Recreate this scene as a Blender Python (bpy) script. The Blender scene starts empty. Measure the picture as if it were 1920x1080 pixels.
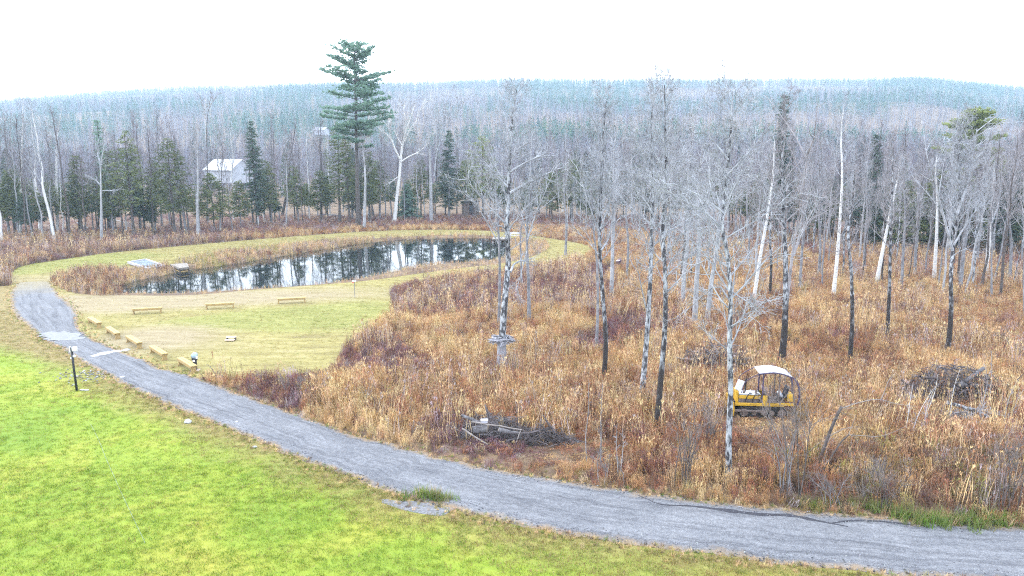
import bpy, bmesh, math, random
import numpy as np
from mathutils import Vector, Matrix, noise as mnoise
from mathutils.geometry import delaunay_2d_cdt

R = math.radians
rng = random.Random(7)
NR = np.random.RandomState(7)
scene = bpy.context.scene
COL = scene.collection

# ------------------------------------------------------------------ camera, sky, sun, exposure
CAM_H, FOC, PITCH = 13.0, 1400.0, math.atan(249.0 / 1400.0)
cam = bpy.data.cameras.new('camera')
cam.sensor_width = 36.0
cam.lens = 36.0 * FOC / 1920.0
cam.clip_start = 0.5
cam.clip_end = 8000
co = bpy.data.objects.new('camera', cam)
COL.objects.link(co)
co.location = (0, 0, CAM_H)
co.rotation_euler = (math.pi / 2 - PITCH, 0, 0)
scene.camera = co

world = bpy.data.worlds.new('World')
scene.world = world
world.use_nodes = True
wn, wl = world.node_tree.nodes, world.node_tree.links
wn.clear()
sky = wn.new('ShaderNodeTexSky')
sky.sky_type = 'NISHITA'
sky.sun_disc = False
sky.sun_elevation = R(24)
sky.sun_rotation = R(-70)
sky.dust_density = 1.5
sky.air_density = 1.0
hs = wn.new('ShaderNodeHueSaturation')
hs.inputs['Saturation'].default_value = 0.6      # overcast: hardly any blue
bg = wn.new('ShaderNodeBackground')
bg.inputs['Strength'].default_value = 0.15
wo = wn.new('ShaderNodeOutputWorld')
wl.new(sky.outputs[0], hs.inputs['Color'])
deck = wn.new('ShaderNodeMix')                    # the closed cloud deck: an even grey white over the clear sky
deck.data_type = 'RGBA'
deck.inputs[0].default_value = 0.8
deck.inputs[7].default_value = (7.4, 7.95, 8.8, 1)
wl.new(hs.outputs[0], deck.inputs[6])
wl.new(deck.outputs[2], bg.inputs[0])
wl.new(bg.outputs[0], wo.inputs[0])

sun = bpy.data.lights.new('sun', 'SUN')
sun.energy = 0.8
sun.angle = R(30)
sun.color = (1.0, 0.97, 0.93)
so = bpy.data.objects.new('sun', sun)
COL.objects.link(so)
SUN_AZ, SUN_EL = R(-70), R(24)
so.rotation_euler = Vector((math.sin(SUN_AZ) * math.cos(SUN_EL), math.cos(SUN_AZ) * math.cos(SUN_EL), math.sin(SUN_EL))).to_track_quat('Z', 'Y').to_euler()

scene.view_settings.view_transform = 'Standard'
scene.view_settings.look = 'None'
scene.view_settings.gamma = 1.0
scene.view_settings.use_curve_mapping = False
scene.view_settings.exposure = 1.85
scene.cycles.filter_width = 1.1
scene.cycles.use_denoising = False
scene.cycles.max_bounces = 5
scene.cycles.diffuse_bounces = 3
scene.cycles.glossy_bounces = 2
scene.cycles.transmission_bounces = 2
scene.cycles.volume_bounces = 1
scene.cycles.transparent_max_bounces = 4

HAZE_DENSITY = 0.00036

# ------------------------------------------------------------------ pixel <-> world helpers
SP, CP = math.sin(PITCH), math.cos(PITCH)


def ray(px, py):
    x = (px - 960.0) / FOC
    u = (540.0 - py) / FOC
    return Vector((x, CP + u * SP, -SP + u * CP))


def G(px, py, z=0.0):
    d = ray(px, py)
    t = (z - CAM_H) / d.z
    return Vector((d.x * t, d.y * t, z))


def AT(px, py, Y):
    d = ray(px, py)
    t = Y / d.y
    return Vector((d.x * t, Y, CAM_H + d.z * t))


def pxw(px, py, w, z=0.0):
    """width in metres of w photo pixels at the ground point seen at (px,py)"""
    p = G(px, py, z)
    depth = p.y * CP - (p.z - CAM_H) * SP
    return w * depth / FOC


def to_px(x, y, z):
    z = z - CAM_H
    dep = y * CP - z * SP
    up = y * SP + z * CP
    return 960 + FOC * x / dep, 540 - FOC * up / dep


# ------------------------------------------------------------------ numpy polygon helpers
def inpoly(P, poly):
    P = np.asarray(P, float)
    poly = np.asarray(poly, float)
    x, y = P[:, 0], P[:, 1]
    r = np.zeros(len(P), bool)
    j = len(poly) - 1
    for i in range(len(poly)):
        xi, yi = poly[i]
        xj, yj = poly[j]
        c = ((yi > y) != (yj > y)) & (x < (xj - xi) * (y - yi) / ((yj - yi) or 1e-12) + xi)
        r ^= c
        j = i
    return r


def dist_line(P, line, closed=False):
    P = np.asarray(P, float)
    line = np.asarray(line, float)
    best = np.full(len(P), 1e9)
    n = len(line)
    for i in range(n if closed else n - 1):
        a = line[i]
        b = line[(i + 1) % n]
        d = b - a
        t = np.clip(((P - a) @ d) / max(d @ d, 1e-9), 0, 1)
        best = np.minimum(best, np.hypot(*(P - (a + t[:, None] * d)).T))
    return best


def sdf(P, poly):
    d = dist_line(P, poly, True)
    return np.where(inpoly(P, poly), -d, d)


def catmull(pts, step=1.0, closed=False):
    pts = [np.array(p, float) for p in pts]
    n = len(pts)
    out = []
    for i in range(n if closed else n - 1):
        if closed:
            p0, p1, p2, p3 = pts[(i - 1) % n], pts[i], pts[(i + 1) % n], pts[(i + 2) % n]
        else:
            p0, p1, p2, p3 = pts[max(i - 1, 0)], pts[i], pts[i + 1], pts[min(i + 2, n - 1)]
        k = max(1, int(np.linalg.norm(p2 - p1) / step))
        for q in range(k):
            t = q / k
            out.append(0.5 * ((2 * p1) + (-p0 + p2) * t + (2 * p0 - 5 * p1 + 4 * p2 - p3) * t * t
                              + (-p0 + 3 * p1 - 3 * p2 + p3) * t ** 3))
    if not closed:
        out.append(pts[-1])
    return np.array(out)


def gpoly(px, z=0.0):
    return [tuple(G(x, y, z).xy) for x, y in px]


def n2(P, scale, seed=0.0):
    """value noise in 0..1 at world xy"""
    return np.array([mnoise.noise((x * scale + seed, y * scale - seed, seed)) for x, y in P]) * 0.5 + 0.5


# ------------------------------------------------------------------ the plan of the place
ROAD_L = [(34, 530), (20, 556), (30, 590), (75, 630), (120, 655), (160, 684), (205, 705), (260, 735), (330, 766), (420, 802), (520, 842),
          (620, 881), (720, 918), (800, 944), (900, 968), (1050, 1001), (1250, 1030), (1450, 1057), (1690, 1080), (2000, 1105), (2300, 1125)]
ROAD_R = [(92, 528), (108, 549), (140, 580), (147, 612), (178, 638), (240, 664), (300, 689), (370, 709), (450, 738), (540, 772), (640, 808),
          (740, 835), (840, 861), (960, 885), (1100, 908), (1250, 931), (1400, 948), (1550, 962), (1700, 975), (1850, 985), (2200, 1000)]
road_l = catmull(gpoly(ROAD_L), 0.5)
road_r = catmull(gpoly(ROAD_R), 0.5)

CLEAR = [(20, 545), (22, 510), (50, 497), (100, 489), (200, 475), (330, 462), (480, 449), (640, 437), (760, 431.5), (880, 431.5),
         (960, 437), (1030, 447), (1085, 456), (1110, 467), (1098, 482), (1040, 497), (960, 508), (860, 519), (770, 534), (735, 550),
         (738, 575), (725, 598), (690, 622), (655, 648), (635, 680), (628, 702), (560, 712), (480, 712), (410, 704), (380, 707),
         (330, 722), (240, 690), (150, 650), (90, 610), (40, 570)]
clear_poly = catmull(gpoly(CLEAR), 1.0, True)
BANK = [(103, 532), (112, 515), (165, 504), (235, 503), (300, 500), (365, 485), (430, 472), (520, 463), (640, 452), (760, 443.5), (870, 440),
        (960, 446), (1012, 452), (1027, 464), (1000, 480), (940, 494), (880, 501), (800, 511), (700, 525), (600, 534), (480, 543),
        (360, 553), (250, 554), (150, 551)]
bank_poly = catmull(gpoly(BANK), 1.0, True)
WATER = [(218, 546), (250, 529), (310, 517), (360, 507), (420, 498), (500, 486), (600, 469), (680, 457), (760, 450), (850, 447),
         (925, 448), (950, 455), (947, 480), (900, 489), (820, 496), (760, 504), (700, 516), (640, 527), (560, 536), (480, 541),
         (400, 546), (330, 549)]
water_poly = catmull(gpoly(WATER, -0.25), 1.0, True)
EDGE = [(-200, 466), (0, 455), (200, 450), (350, 442), (500, 425), (700, 417), (850, 412), (1000, 414), (1150, 420), (1300, 438),
        (1500, 458), (1700, 470), (1920, 488), (2150, 505)]
edge_x = [p[0] for p in EDGE]
edge_y = [p[1] for p in EDGE]


def edge_py(px):
    return float(np.interp(px, edge_x, edge_y))


edge_line = np.array(gpoly(EDGE))

RIDGE = [(-900, 215), (-300, 205), (0, 196), (100, 189), (350, 174), (600, 171), (750, 167), (1000, 160), (1300, 161), (1600, 161),
         (1690, 156), (1760, 161), (1900, 175), (2200, 190), (2800, 205)]
ridge_u = np.array([(p[0] - 960) / FOC for p in RIDGE])
ridge_e = np.array([p[1] for p in RIDGE])
R_RIDGE = 1500.0


def gz_np(P):
    P = np.asarray(P, float)
    x, y = P[:, 0], P[:, 1]
    z = np.zeros(len(P))
    far = y > 230
    if far.any():
        xf, yf = x[far], y[far]
        u = np.clip(xf / yf, -1.3, 1.3)
        zr = (291 - np.interp(u, ridge_u, ridge_e)) / FOC * R_RIDGE + CAM_H - 13.0
        t = np.clip((yf - 230) / (R_RIDGE - 230), 0, 1)
        h = zr * (0.30 * t + 0.70 * t * t * (3 - 2 * t))
        bump = np.array([mnoise.noise((a / 260.0, b / 260.0, 3.3)) for a, b in zip(xf, yf)])
        h = h + bump * 16 * np.clip(t * 4, 0, 1) * np.clip((1 - t) * 2.5, 0, 1)
        back = np.clip((yf - R_RIDGE) / 900, 0, 1)
        z[far] = h * (1 - 0.8 * back)
    near = (x > -90) & (x < 60) & (y > 50) & (y < 160)
    if near.any():
        s = sdf(P[near], water_poly)
        t = np.clip((1.6 - s) / 3.4, 0, 1)
        z[near] += -1.1 * t * t * (3 - 2 * t)
    return z


def gz(x, y):
    return float(gz_np([(x, y)])[0])


# ------------------------------------------------------------------ mesh + object helpers
class MB:
    def __init__(self):
        self.v, self.f, self.m = [], [], []

    def face(self, pts, mi=0):
        b = len(self.v)
        self.v += [tuple(p) for p in pts]
        self.f.append(tuple(range(b, b + len(pts))))
        self.m.append(mi)

    def tube(self, pts, rads, n=6, cap=False, mi=0):
        pts = [Vector(p) for p in pts]
        b = len(self.v)
        k = len(pts)
        for i in range(k):
            t = (pts[min(i + 1, k - 1)] - pts[max(i - 1, 0)])
            if t.length < 1e-9:
                t = Vector((0, 0, 1))
            t.normalize()
            ref = Vector((1, 0, 0)) if abs(t.x) < 0.8 else Vector((0, 1, 0))
            u = t.cross(ref).normalized()
            w = t.cross(u)
            r = rads[i]
            for a in range(n):
                an = 2 * math.pi * a / n
                p = pts[i] + u * (r * math.cos(an)) + w * (r * math.sin(an))
                self.v.append((p.x, p.y, p.z))
        for i in range(k - 1):
            for a in range(n):
                c = (a + 1) % n
                self.f.append((b + i * n + a, b + i * n + c, b + (i + 1) * n + c, b + (i + 1) * n + a))
                self.m.append(mi)
        if cap:
            self.f.append(tuple(b + a for a in range(n))[::-1])
            self.m.append(mi)
            self.f.append(tuple(b + (k - 1) * n + a for a in range(n)))
            self.m.append(mi)

    def box(self, c, s, rot=None, mi=0, taper=1.0):
        c = Vector(c)
        hx, hy, hz = s[0] / 2, s[1] / 2, s[2] / 2
        vs = []
        for dz in (-1, 1):
            k = taper if dz > 0 else 1.0
            for dx, dy in ((-1, -1), (1, -1), (1, 1), (-1, 1)):
                p = Vector((dx * hx * k, dy * hy * k, dz * hz))
                if rot is not None:
                    p = rot @ p
                vs.append(tuple(c + p))
        b = len(self.v)
        self.v += vs
        for q in ((3, 2, 1, 0), (4, 5, 6, 7), (0, 1, 5, 4), (1, 2, 6, 5), (2, 3, 7, 6), (3, 0, 4, 7)):
            self.f.append(tuple(b + i for i in q))
            self.m.append(mi)

    def prism(self, prof, y0, y1, mi=0):
        """profile in xz extruded along y"""
        n = len(prof)
        b = len(self.v)
        for y in (y0, y1):
            self.v += [(p[0], y, p[1]) for p in prof]
        for i in range(n):
            j = (i + 1) % n
            self.f.append((b + i, b + j, b + n + j, b + n + i))
            self.m.append(mi)
        self.f.append(tuple(b + i for i in range(n))[::-1])
        self.f.append(tuple(b + n + i for i in range(n)))
        self.m += [mi, mi]

    def mesh(self, name, mats, smooth=False):
        me = bpy.data.meshes.new(name)
        me.from_pydata(self.v, [], self.f)
        for m in (mats if isinstance(mats, (list, tuple)) else [mats]):
            me.materials.append(m)
        if any(self.m):
            me.polygons.foreach_set('material_index', self.m)
        if smooth:
            me.polygons.foreach_set('use_smooth', [True] * len(self.f))
        me.update()
        return me

    def build(self, name, mats, parent=None, smooth=False, bevel=0.0):
        o = bpy.data.objects.new(name, self.mesh(name, mats, smooth))
        COL.objects.link(o)
        if parent is not None:
            o.parent = parent
        if bevel:
            md = o.modifiers.new('bevel', 'BEVEL')
            md.width = bevel
            md.segments = 2
        return o


def tag(o, label=None, cat=None, group=None, kind=None):
    if label:
        o['label'] = label
    if cat:
        o['category'] = cat
    if group:
        o['group'] = group
    if kind:
        o['kind'] = kind
    return o


def thing(name, label, cat, loc, rz=0.0, group=None, s=1.0):
    o = bpy.data.objects.new(name, None)
    COL.objects.link(o)
    o.empty_display_size = 0.3
    o.location = loc
    o.rotation_euler = (0, 0, rz)
    o.scale = (s, s, s) if not isinstance(s, tuple) else s
    return tag(o, label, cat, group)


def copy_tree(o, parent=None):
    c = o.copy()
    COL.objects.link(c)
    c.parent = parent
    for ch in list(o.children):
        copy_tree(ch, c)
    return c


# ------------------------------------------------------------------ materials
def mat(name):
    m = bpy.data.materials.new(name)
    m.use_nodes = True
    nt = m.node_tree
    b = nt.nodes['Principled BSDF']
    b.inputs['Roughness'].default_value = 0.9
    b.inputs['Specular IOR Level'].default_value = 0.2
    return m, nt, b


def nd(nt, t, **kw):
    n = nt.nodes.new(t)
    for k, v in kw.items():
        setattr(n, k, v)
    return n


def mapping(nt, coord='Position', scale=(1, 1, 1)):
    if coord == 'Position':
        g = nd(nt, 'ShaderNodeNewGeometry')
        src = g.outputs['Position']
    else:
        g = nd(nt, 'ShaderNodeTexCoord')
        src = g.outputs[coord]
    mp = nd(nt, 'ShaderNodeMapping')
    mp.inputs['Scale'].default_value = scale
    nt.links.new(src, mp.inputs['Vector'])
    return mp.outputs[0]


def noise(nt, vec, scale, detail=3, rough=0.55, dist=0.0):
    n = nd(nt, 'ShaderNodeTexNoise')
    n.inputs['Scale'].default_value = scale
    n.inputs['Detail'].default_value = detail
    n.inputs['Roughness'].default_value = rough
    n.inputs['Distortion'].default_value = dist
    nt.links.new(vec, n.inputs['Vector'])
    return n.outputs['Fac']


def ramp(nt, fac, stops, interp='LINEAR'):
    r = nd(nt, 'ShaderNodeValToRGB')
    r.color_ramp.interpolation = interp
    e = r.color_ramp.elements
    while len(e) < len(stops):
        e.new(0.5)
    for i, (p, c) in enumerate(stops):
        e[i].position = p
        e[i].color = (*c, 1) if len(c) == 3 else c
    nt.links.new(fac, r.inputs['Fac'])
    return r.outputs['Color']


def mixc(nt, fac, a, b, mode='MIX'):
    m = nd(nt, 'ShaderNodeMix', data_type='RGBA', blend_type=mode)
    for s, v in ((m.inputs[0], fac), (m.inputs[6], a), (m.inputs[7], b)):
        if isinstance(v, bpy.types.NodeSocket):
            nt.links.new(v, s)
        elif isinstance(v, (tuple, list)):
            s.default_value = (*v, 1)
        else:
            s.default_value = v
    return m.outputs[2]


def math_n(nt, op, a, b=None, clamp=False):
    m = nd(nt, 'ShaderNodeMath', operation=op, use_clamp=clamp)
    for s, v in ((m.inputs[0], a), (m.inputs[1], b)):
        if v is None:
            continue
        if isinstance(v, bpy.types.NodeSocket):
            nt.links.new(v, s)
        else:
            s.default_value = v
    return m.outputs[0]


def attr(nt, name, kind='GEOMETRY'):
    a = nd(nt, 'ShaderNodeAttribute', attribute_name=name, attribute_type=kind)
    return a


def bump(nt, b, h, strength=0.3, dist=0.02):
    bm = nd(nt, 'ShaderNodeBump')
    bm.inputs['Strength'].default_value = strength
    bm.inputs['Distance'].default_value = dist
    nt.links.new(h, bm.inputs['Height'])
    nt.links.new(bm.outputs[0], b.inputs['Normal'])


BLACK, WHITE = (0, 0, 0), (1, 1, 1)


def M_simple(name, col, rough=0.7, var=0.25, scale=6.0, spec=0.3, metal=0.0):
    m, nt, b = mat(name)
    f = noise(nt, mapping(nt, 'Position'), scale, 4)
    lo = tuple(c * (1 - var) for c in col)
    hi = tuple(min(1, c * (1 + var)) for c in col)
    nt.links.new(ramp(nt, f, [(0.3, lo), (0.7, hi)]), b.inputs['Base Color'])
    b.inputs['Roughness'].default_value = rough
    b.inputs['Specular IOR Level'].default_value = spec
    b.inputs['Metallic'].default_value = metal
    return m


def M_bark(name, dark, light, lo=0.42, hi=0.6, scale=9.0, base_h=0.0, base_col=(0.035, 0.03, 0.03), zs=0.45):
    m, nt, b = mat(name)
    v = mapping(nt, 'Position', (1, 1, zs))
    f = noise(nt, v, scale, 5, 0.65)
    c = ramp(nt, f, [(lo, dark), (hi, light)])
    g = noise(nt, mapping(nt, 'Position', (1, 1, 1)), 1.3, 2)
    c = mixc(nt, 0.5, c, ramp(nt, g, [(0.3, (0.55, 0.55, 0.55)), (0.7, WHITE)]), 'MULTIPLY')
    if base_h:
        tc = nd(nt, 'ShaderNodeTexCoord')
        sp = nd(nt, 'ShaderNodeSeparateXYZ')
        nt.links.new(tc.outputs['Object'], sp.inputs[0])
        z = math_n(nt, 'DIVIDE', sp.outputs[2], base_h)
        z = math_n(nt, 'ADD', z, math_n(nt, 'MULTIPLY', math_n(nt, 'SUBTRACT', noise(nt, v, 3.0, 4), 0.5), 1.4))
        c = mixc(nt, ramp(nt, z, [(0.5, WHITE), (1.35, BLACK)]), c, base_col)
    nt.links.new(c, b.inputs['Base Color'])
    bump(nt, b, f, 0.5, 0.02)
    return m


def M_birch(name='birch_bark'):
    m, nt, b = mat(name)
    v = mapping(nt, 'Position', (1, 1, 6))
    f = noise(nt, v, 1.6, 4, 0.7)
    c = ramp(nt, f, [(0.30, (0.07, 0.06, 0.06)), (0.40, (0.48, 0.48, 0.48)), (0.8, (0.60, 0.60, 0.60))])
    nt.links.new(c, b.inputs['Base Color'])
    b.inputs['Roughness'].default_value = 0.7
    return m


def M_leaf(name, a, c2, c3=None, nscale=0.9, rnd=0.35, trans=0.25):
    m, nt, b = mat(name)
    f = noise(nt, mapping(nt, 'Position'), nscale, 4, 0.65)
    stops = [(0.30, a), (0.55, c2)] + ([(0.75, c3)] if c3 else [])
    c = ramp(nt, f, stops)
    oi = nd(nt, 'ShaderNodeObjectInfo')
    br = math_n(nt, 'ADD', math_n(nt, 'MULTIPLY', oi.outputs['Random'], rnd), 1 - rnd / 2)
    cc = nd(nt, 'ShaderNodeCombineColor')
    for i in range(3):
        nt.links.new(br, cc.inputs[i])
    c = mixc(nt, 1.0, c, cc.outputs[0], 'MULTIPLY')
    nt.links.new(c, b.inputs['Base Color'])
    tr = nd(nt, 'ShaderNodeBsdfTranslucent')
    nt.links.new(c, tr.inputs['Color'])
    mx = nd(nt, 'ShaderNodeMixShader')
    mx.inputs[0].default_value = trans
    nt.links.new(b.outputs[0], mx.inputs[1])
    nt.links.new(tr.outputs[0], mx.inputs[2])
    nt.links.new(mx.outputs[0], nt.nodes['Material Output'].inputs['Surface'])
    return m


def M_inst(name, trans=0.25, var=0.35):
    """colour handed over by each scattered point, mottled a little along the plant"""
    m, nt, b = mat(name)
    a = attr(nt, 'col', 'INSTANCER')
    f = noise(nt, mapping(nt, 'Position'), 7.0, 2)
    c = mixc(nt, 1.0, a.outputs['Color'], ramp(nt, f, [(0.3, (1 - var,) * 3), (0.7, (1 + var,) * 3)]), 'MULTIPLY')
    nt.links.new(c, b.inputs['Base Color'])
    b.inputs['Specular IOR Level'].default_value = 0.1
    tr = nd(nt, 'ShaderNodeBsdfTranslucent')
    nt.links.new(c, tr.inputs['Color'])
    mx = nd(nt, 'ShaderNodeMixShader')
    mx.inputs[0].default_value = trans
    nt.links.new(b.outputs[0], mx.inputs[1])
    nt.links.new(tr.outputs[0], mx.inputs[2])
    nt.links.new(mx.outputs[0], nt.nodes['Material Output'].inputs['Surface'])
    return m


M = {}
M['lichen'] = M_bark('lichen_bark', (0.055, 0.053, 0.06), (0.38, 0.40, 0.43), 0.44, 0.58, 6)
M['lichen_dark'] = M_bark('lichen_bark_dark_base', (0.05, 0.047, 0.053), (0.36, 0.38, 0.41), 0.46, 0.60, 6, base_h=5.5)
M['grey'] = M_bark('grey_bark', (0.10, 0.098, 0.11), (0.29, 0.29, 0.31), 0.3, 0.7, 5)
M['pale'] = M_bark('pale_bark', (0.19, 0.19, 0.205), (0.39, 0.395, 0.415), 0.3, 0.65, 6)
M['dark'] = M_bark('dark_bark', (0.045, 0.038, 0.036), (0.13, 0.11, 0.105), 0.3, 0.7, 7)
M['birch'] = M_birch()
M['twig_pale'] = M_simple('pale_twigs', (0.27, 0.28, 0.305), 0.9, 0.45, 2.5)
M['twig_birch'] = M_simple('white_twigs', (0.40, 0.40, 0.41), 0.9, 0.3, 2.0)
M['twig_mid'] = M_simple('grey_twigs', (0.235, 0.222, 0.235), 0.9, 0.4, 1.5)
M['twig_brown'] = M_simple('brown_twigs', (0.185, 0.165, 0.182), 0.9, 0.35, 0.7)
M['twig_shrub'] = M_simple('shrub_twigs', (0.15, 0.125, 0.12), 0.9, 0.35, 1.5)
M['twig_dark'] = M_simple('dark_twigs', (0.085, 0.072, 0.076), 0.9, 0.45, 1.5)
M['cedar'] = M_leaf('cedar_leaves', (0.055, 0.075, 0.034), (0.13, 0.155, 0.06), (0.21, 0.22, 0.09), 1.1)
M['spruce'] = M_leaf('spruce_needles', (0.03, 0.05, 0.036), (0.068, 0.105, 0.07), (0.12, 0.16, 0.105), 1.3)
M['pine'] = M_leaf('pine_needles', (0.09, 0.165, 0.13), (0.17, 0.27, 0.20), (0.25, 0.36, 0.27), 0.9, .3, .45)
M['pine_olive'] = M_leaf('olive_pine_needles', (0.13, 0.16, 0.06), (0.24, 0.28, 0.10), (0.34, 0.37, 0.14), 0.8, .3, .4)
M['inst'] = M_inst('dry_stems')
M['inst_grass'] = M_inst('grass_blades', 0.3, 0.3)
M['inst_far'] = M_inst('far_crowns', 0.15, 0.3)

# ------------------------------------------------------------------ scatter with geometry nodes
SRC = bpy.data.collections.new('plant_sources')      # not linked to the scene: only a source of instances


def source_col(name, meshes):
    c = bpy.data.collections.new(name)
    for i, me in enumerate(meshes):
        o = bpy.data.objects.new('%s_%02d' % (name, i), me)
        c.objects.link(o)
    return c


def scatter(name, P, Z, scales, cols, src, nsrc, label, cat, tilt=0.12, mats=(), zscale=None):
    n = len(P)
    me = bpy.data.meshes.new(name)
    v = np.zeros((n, 3), np.float32)
    v[:, :2] = P
    v[:, 2] = Z
    me.vertices.add(n)
    me.vertices.foreach_set('co', v.ravel())

    def fa(nm, typ, data, key):
        a = me.attributes.new(nm, typ, 'POINT')
        a.data.foreach_set(key, np.asarray(data).ravel())
    rot = np.stack([NR.normal(0, tilt, n), NR.normal(0, tilt, n), NR.uniform(0, 6.283, n)], 1).astype(np.float32)
    fa('rot', 'FLOAT_VECTOR', rot, 'vector')
    sc = np.stack([scales, scales, scales * (1 if zscale is None else zscale)], 1).astype(np.float32)
    fa('sc', 'FLOAT_VECTOR', sc, 'vector')
    fa('ix', 'INT', NR.randint(0, nsrc, n).astype(np.int32), 'value')
    cc = np.ones((n, 4), np.float32)
    cc[:, :3] = cols
    fa('col', 'FLOAT_COLOR', cc, 'color')
    for m in mats:
        me.materials.append(m)
    o = bpy.data.objects.new(name, me)
    COL.objects.link(o)
    ng = bpy.data.node_groups.new(name, 'GeometryNodeTree')
    ng.interface.new_socket('Geometry', in_out='INPUT', socket_type='NodeSocketGeometry')
    ng.interface.new_socket('Geometry', in_out='OUTPUT', socket_type='NodeSocketGeometry')
    gi, go = ng.nodes.new('NodeGroupInput'), ng.nodes.new('NodeGroupOutput')
    ci = ng.nodes.new('GeometryNodeCollectionInfo')
    ci.inputs['Collection'].default_value = src
    ci.inputs['Separate Children'].default_value = True
    ci.inputs['Reset Children'].default_value = True
    ip = ng.nodes.new('GeometryNodeInstanceOnPoints')
    ip.inputs['Pick Instance'].default_value = True

    def na(nm, typ):
        a = ng.nodes.new('GeometryNodeInputNamedAttribute')
        a.data_type = typ
        a.inputs[0].default_value = nm
        return [s for s in a.outputs if s.enabled and s.name == 'Attribute'][0]
    ng.links.new(gi.outputs[0], ip.inputs['Points'])
    ng.links.new(ci.outputs[0], ip.inputs['Instance'])
    ng.links.new(na('ix', 'INT'), ip.inputs['Instance Index'])
    ng.links.new(na('rot', 'FLOAT_VECTOR'), ip.inputs['Rotation'])
    ng.links.new(na('sc', 'FLOAT_VECTOR'), ip.inputs['Scale'])
    ng.links.new(ip.outputs[0], go.inputs[0])
    md = o.modifiers.new('scatter', 'NODES')
    md.node_group = ng
    return tag(o, label, cat, kind='stuff')


# ------------------------------------------------------------------ sheets that lie on the ground
def sheet(name, poly, hole, step, dz, material, label, cat, jitter=0.0, zfun=None, extra=None):
    poly = np.asarray(poly, float)
    if jitter:
        poly = poly + NR.normal(0, jitter, poly.shape)
    loops = [poly] + ([np.asarray(hole, float)] if hole is not None else [])
    vs, es = [], []
    for lp in loops:
        b = len(vs)
        vs += [Vector(p) for p in lp]
        es += [(b + i, b + (i + 1) % len(lp)) for i in range(len(lp))]
    x0, y0 = poly.min(0)
    x1, y1 = poly.max(0)
    gx, gy = np.meshgrid(np.arange(x0, x1, step), np.arange(y0, y1, step))
    gp = np.stack([gx.ravel(), gy.ravel()], 1) + NR.uniform(-step * .2, step * .2, (gx.size, 2))
    ok = inpoly(gp, poly) & (dist_line(gp, poly, True) > step * 0.4)
    if hole is not None:
        ok &= ~inpoly(gp, hole) & (dist_line(gp, hole, True) > step * 0.4)
    vs += [Vector(p) for p in gp[ok]]
    V, E, F, _, _, _ = delaunay_2d_cdt(vs, es, [], 1, 1e-5)
    V2 = np.array([(p.x, p.y) for p in V])
    F = [tuple(f) for f in F]
    cen = np.array([V2[list(f)].mean(0) for f in F])
    keep = inpoly(cen, poly)
    if hole is not None:
        keep &= ~inpoly(cen, hole)
    F = [f for f, k in zip(F, keep) if k]
    Z = gz_np(V2) + dz if zfun is None else zfun(V2)
    me = bpy.data.meshes.new(name)
    me.from_pydata([(a[0], a[1], z) for a, z in zip(V2, Z)], [], F)
    me.materials.append(material)
    d = dist_line(V2, loops[0], True)
    if hole is not None:
        d = np.minimum(d, dist_line(V2, hole, True))
    a = me.attributes.new('edge', 'FLOAT', 'POINT')
    a.data.foreach_set('value', d.astype(np.float32))
    if extra:
        for nm, fn in extra.items():
            a = me.attributes.new(nm, 'FLOAT', 'POINT')
            a.data.foreach_set('value', fn(V2).astype(np.float32))
    me.update()
    o = bpy.data.objects.new(name, me)
    COL.objects.link(o)
    return tag(o, label, cat, kind='structure')


# ------------------------------------------------------------------ GROUND
def grid_axis(lo, a, b, hi, step, grow):
    mid = list(np.arange(a, b + step, step))
    up, s = [], step
    v = mid[-1]
    while v < hi:
        s *= grow
        v += s
        up.append(v)
    dn, s = [], step
    v = mid[0]
    while v > lo:
        s *= grow
        v -= s
        dn.append(v)
    return np.array(dn[::-1] + mid + up)


def build_ground():
    xs = grid_axis(-3200, -75, 60, 3200, 1.0, 1.07)
    ys = grid_axis(-60, 60, 150, 3400, 1.0, 1.045)
    X, Y = np.meshgrid(xs, ys)
    P = np.stack([X.ravel(), Y.ravel()], 1)
    Z = gz_np(P)
    nx, ny = len(xs), len(ys)
    idx = np.arange(nx * ny).reshape(ny, nx)
    F = np.stack([idx[:-1, :-1], idx[:-1, 1:], idx[1:, 1:], idx[1:, :-1]], -1).reshape(-1, 4)
    me = bpy.data.meshes.new('ground')
    me.from_pydata(np.column_stack([P, Z]).tolist(), [], F.tolist())
    m, nt, b = mat('leaf_litter_ground')
    v = mapping(nt, 'Position')
    f = noise(nt, v, 0.35, 6, 0.7)
    c = ramp(nt, f, [(0.3, (0.075, 0.052, 0.040)), (0.5, (0.15, 0.10, 0.065)), (0.72, (0.25, 0.18, 0.10))])
    f2 = noise(nt, v, 9, 4, 0.7)
    c = mixc(nt, 0.6, c, ramp(nt, f2, [(0.3, (0.5, 0.5, 0.5)), (0.7, (1.3, 1.3, 1.3))]), 'MULTIPLY')
    nt.links.new(c, b.inputs['Base Color'])
    bump(nt, b, f2, 0.6, 0.06)
    me.materials.append(m)
    me.polygons.foreach_set('use_smooth', [True] * len(F))
    o = bpy.data.objects.new('ground', me)
    COL.objects.link(o)
    tag(o, 'brown leaf littered ground of the meadow, the wood and the hill', 'ground', kind='structure')


build_ground()


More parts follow.
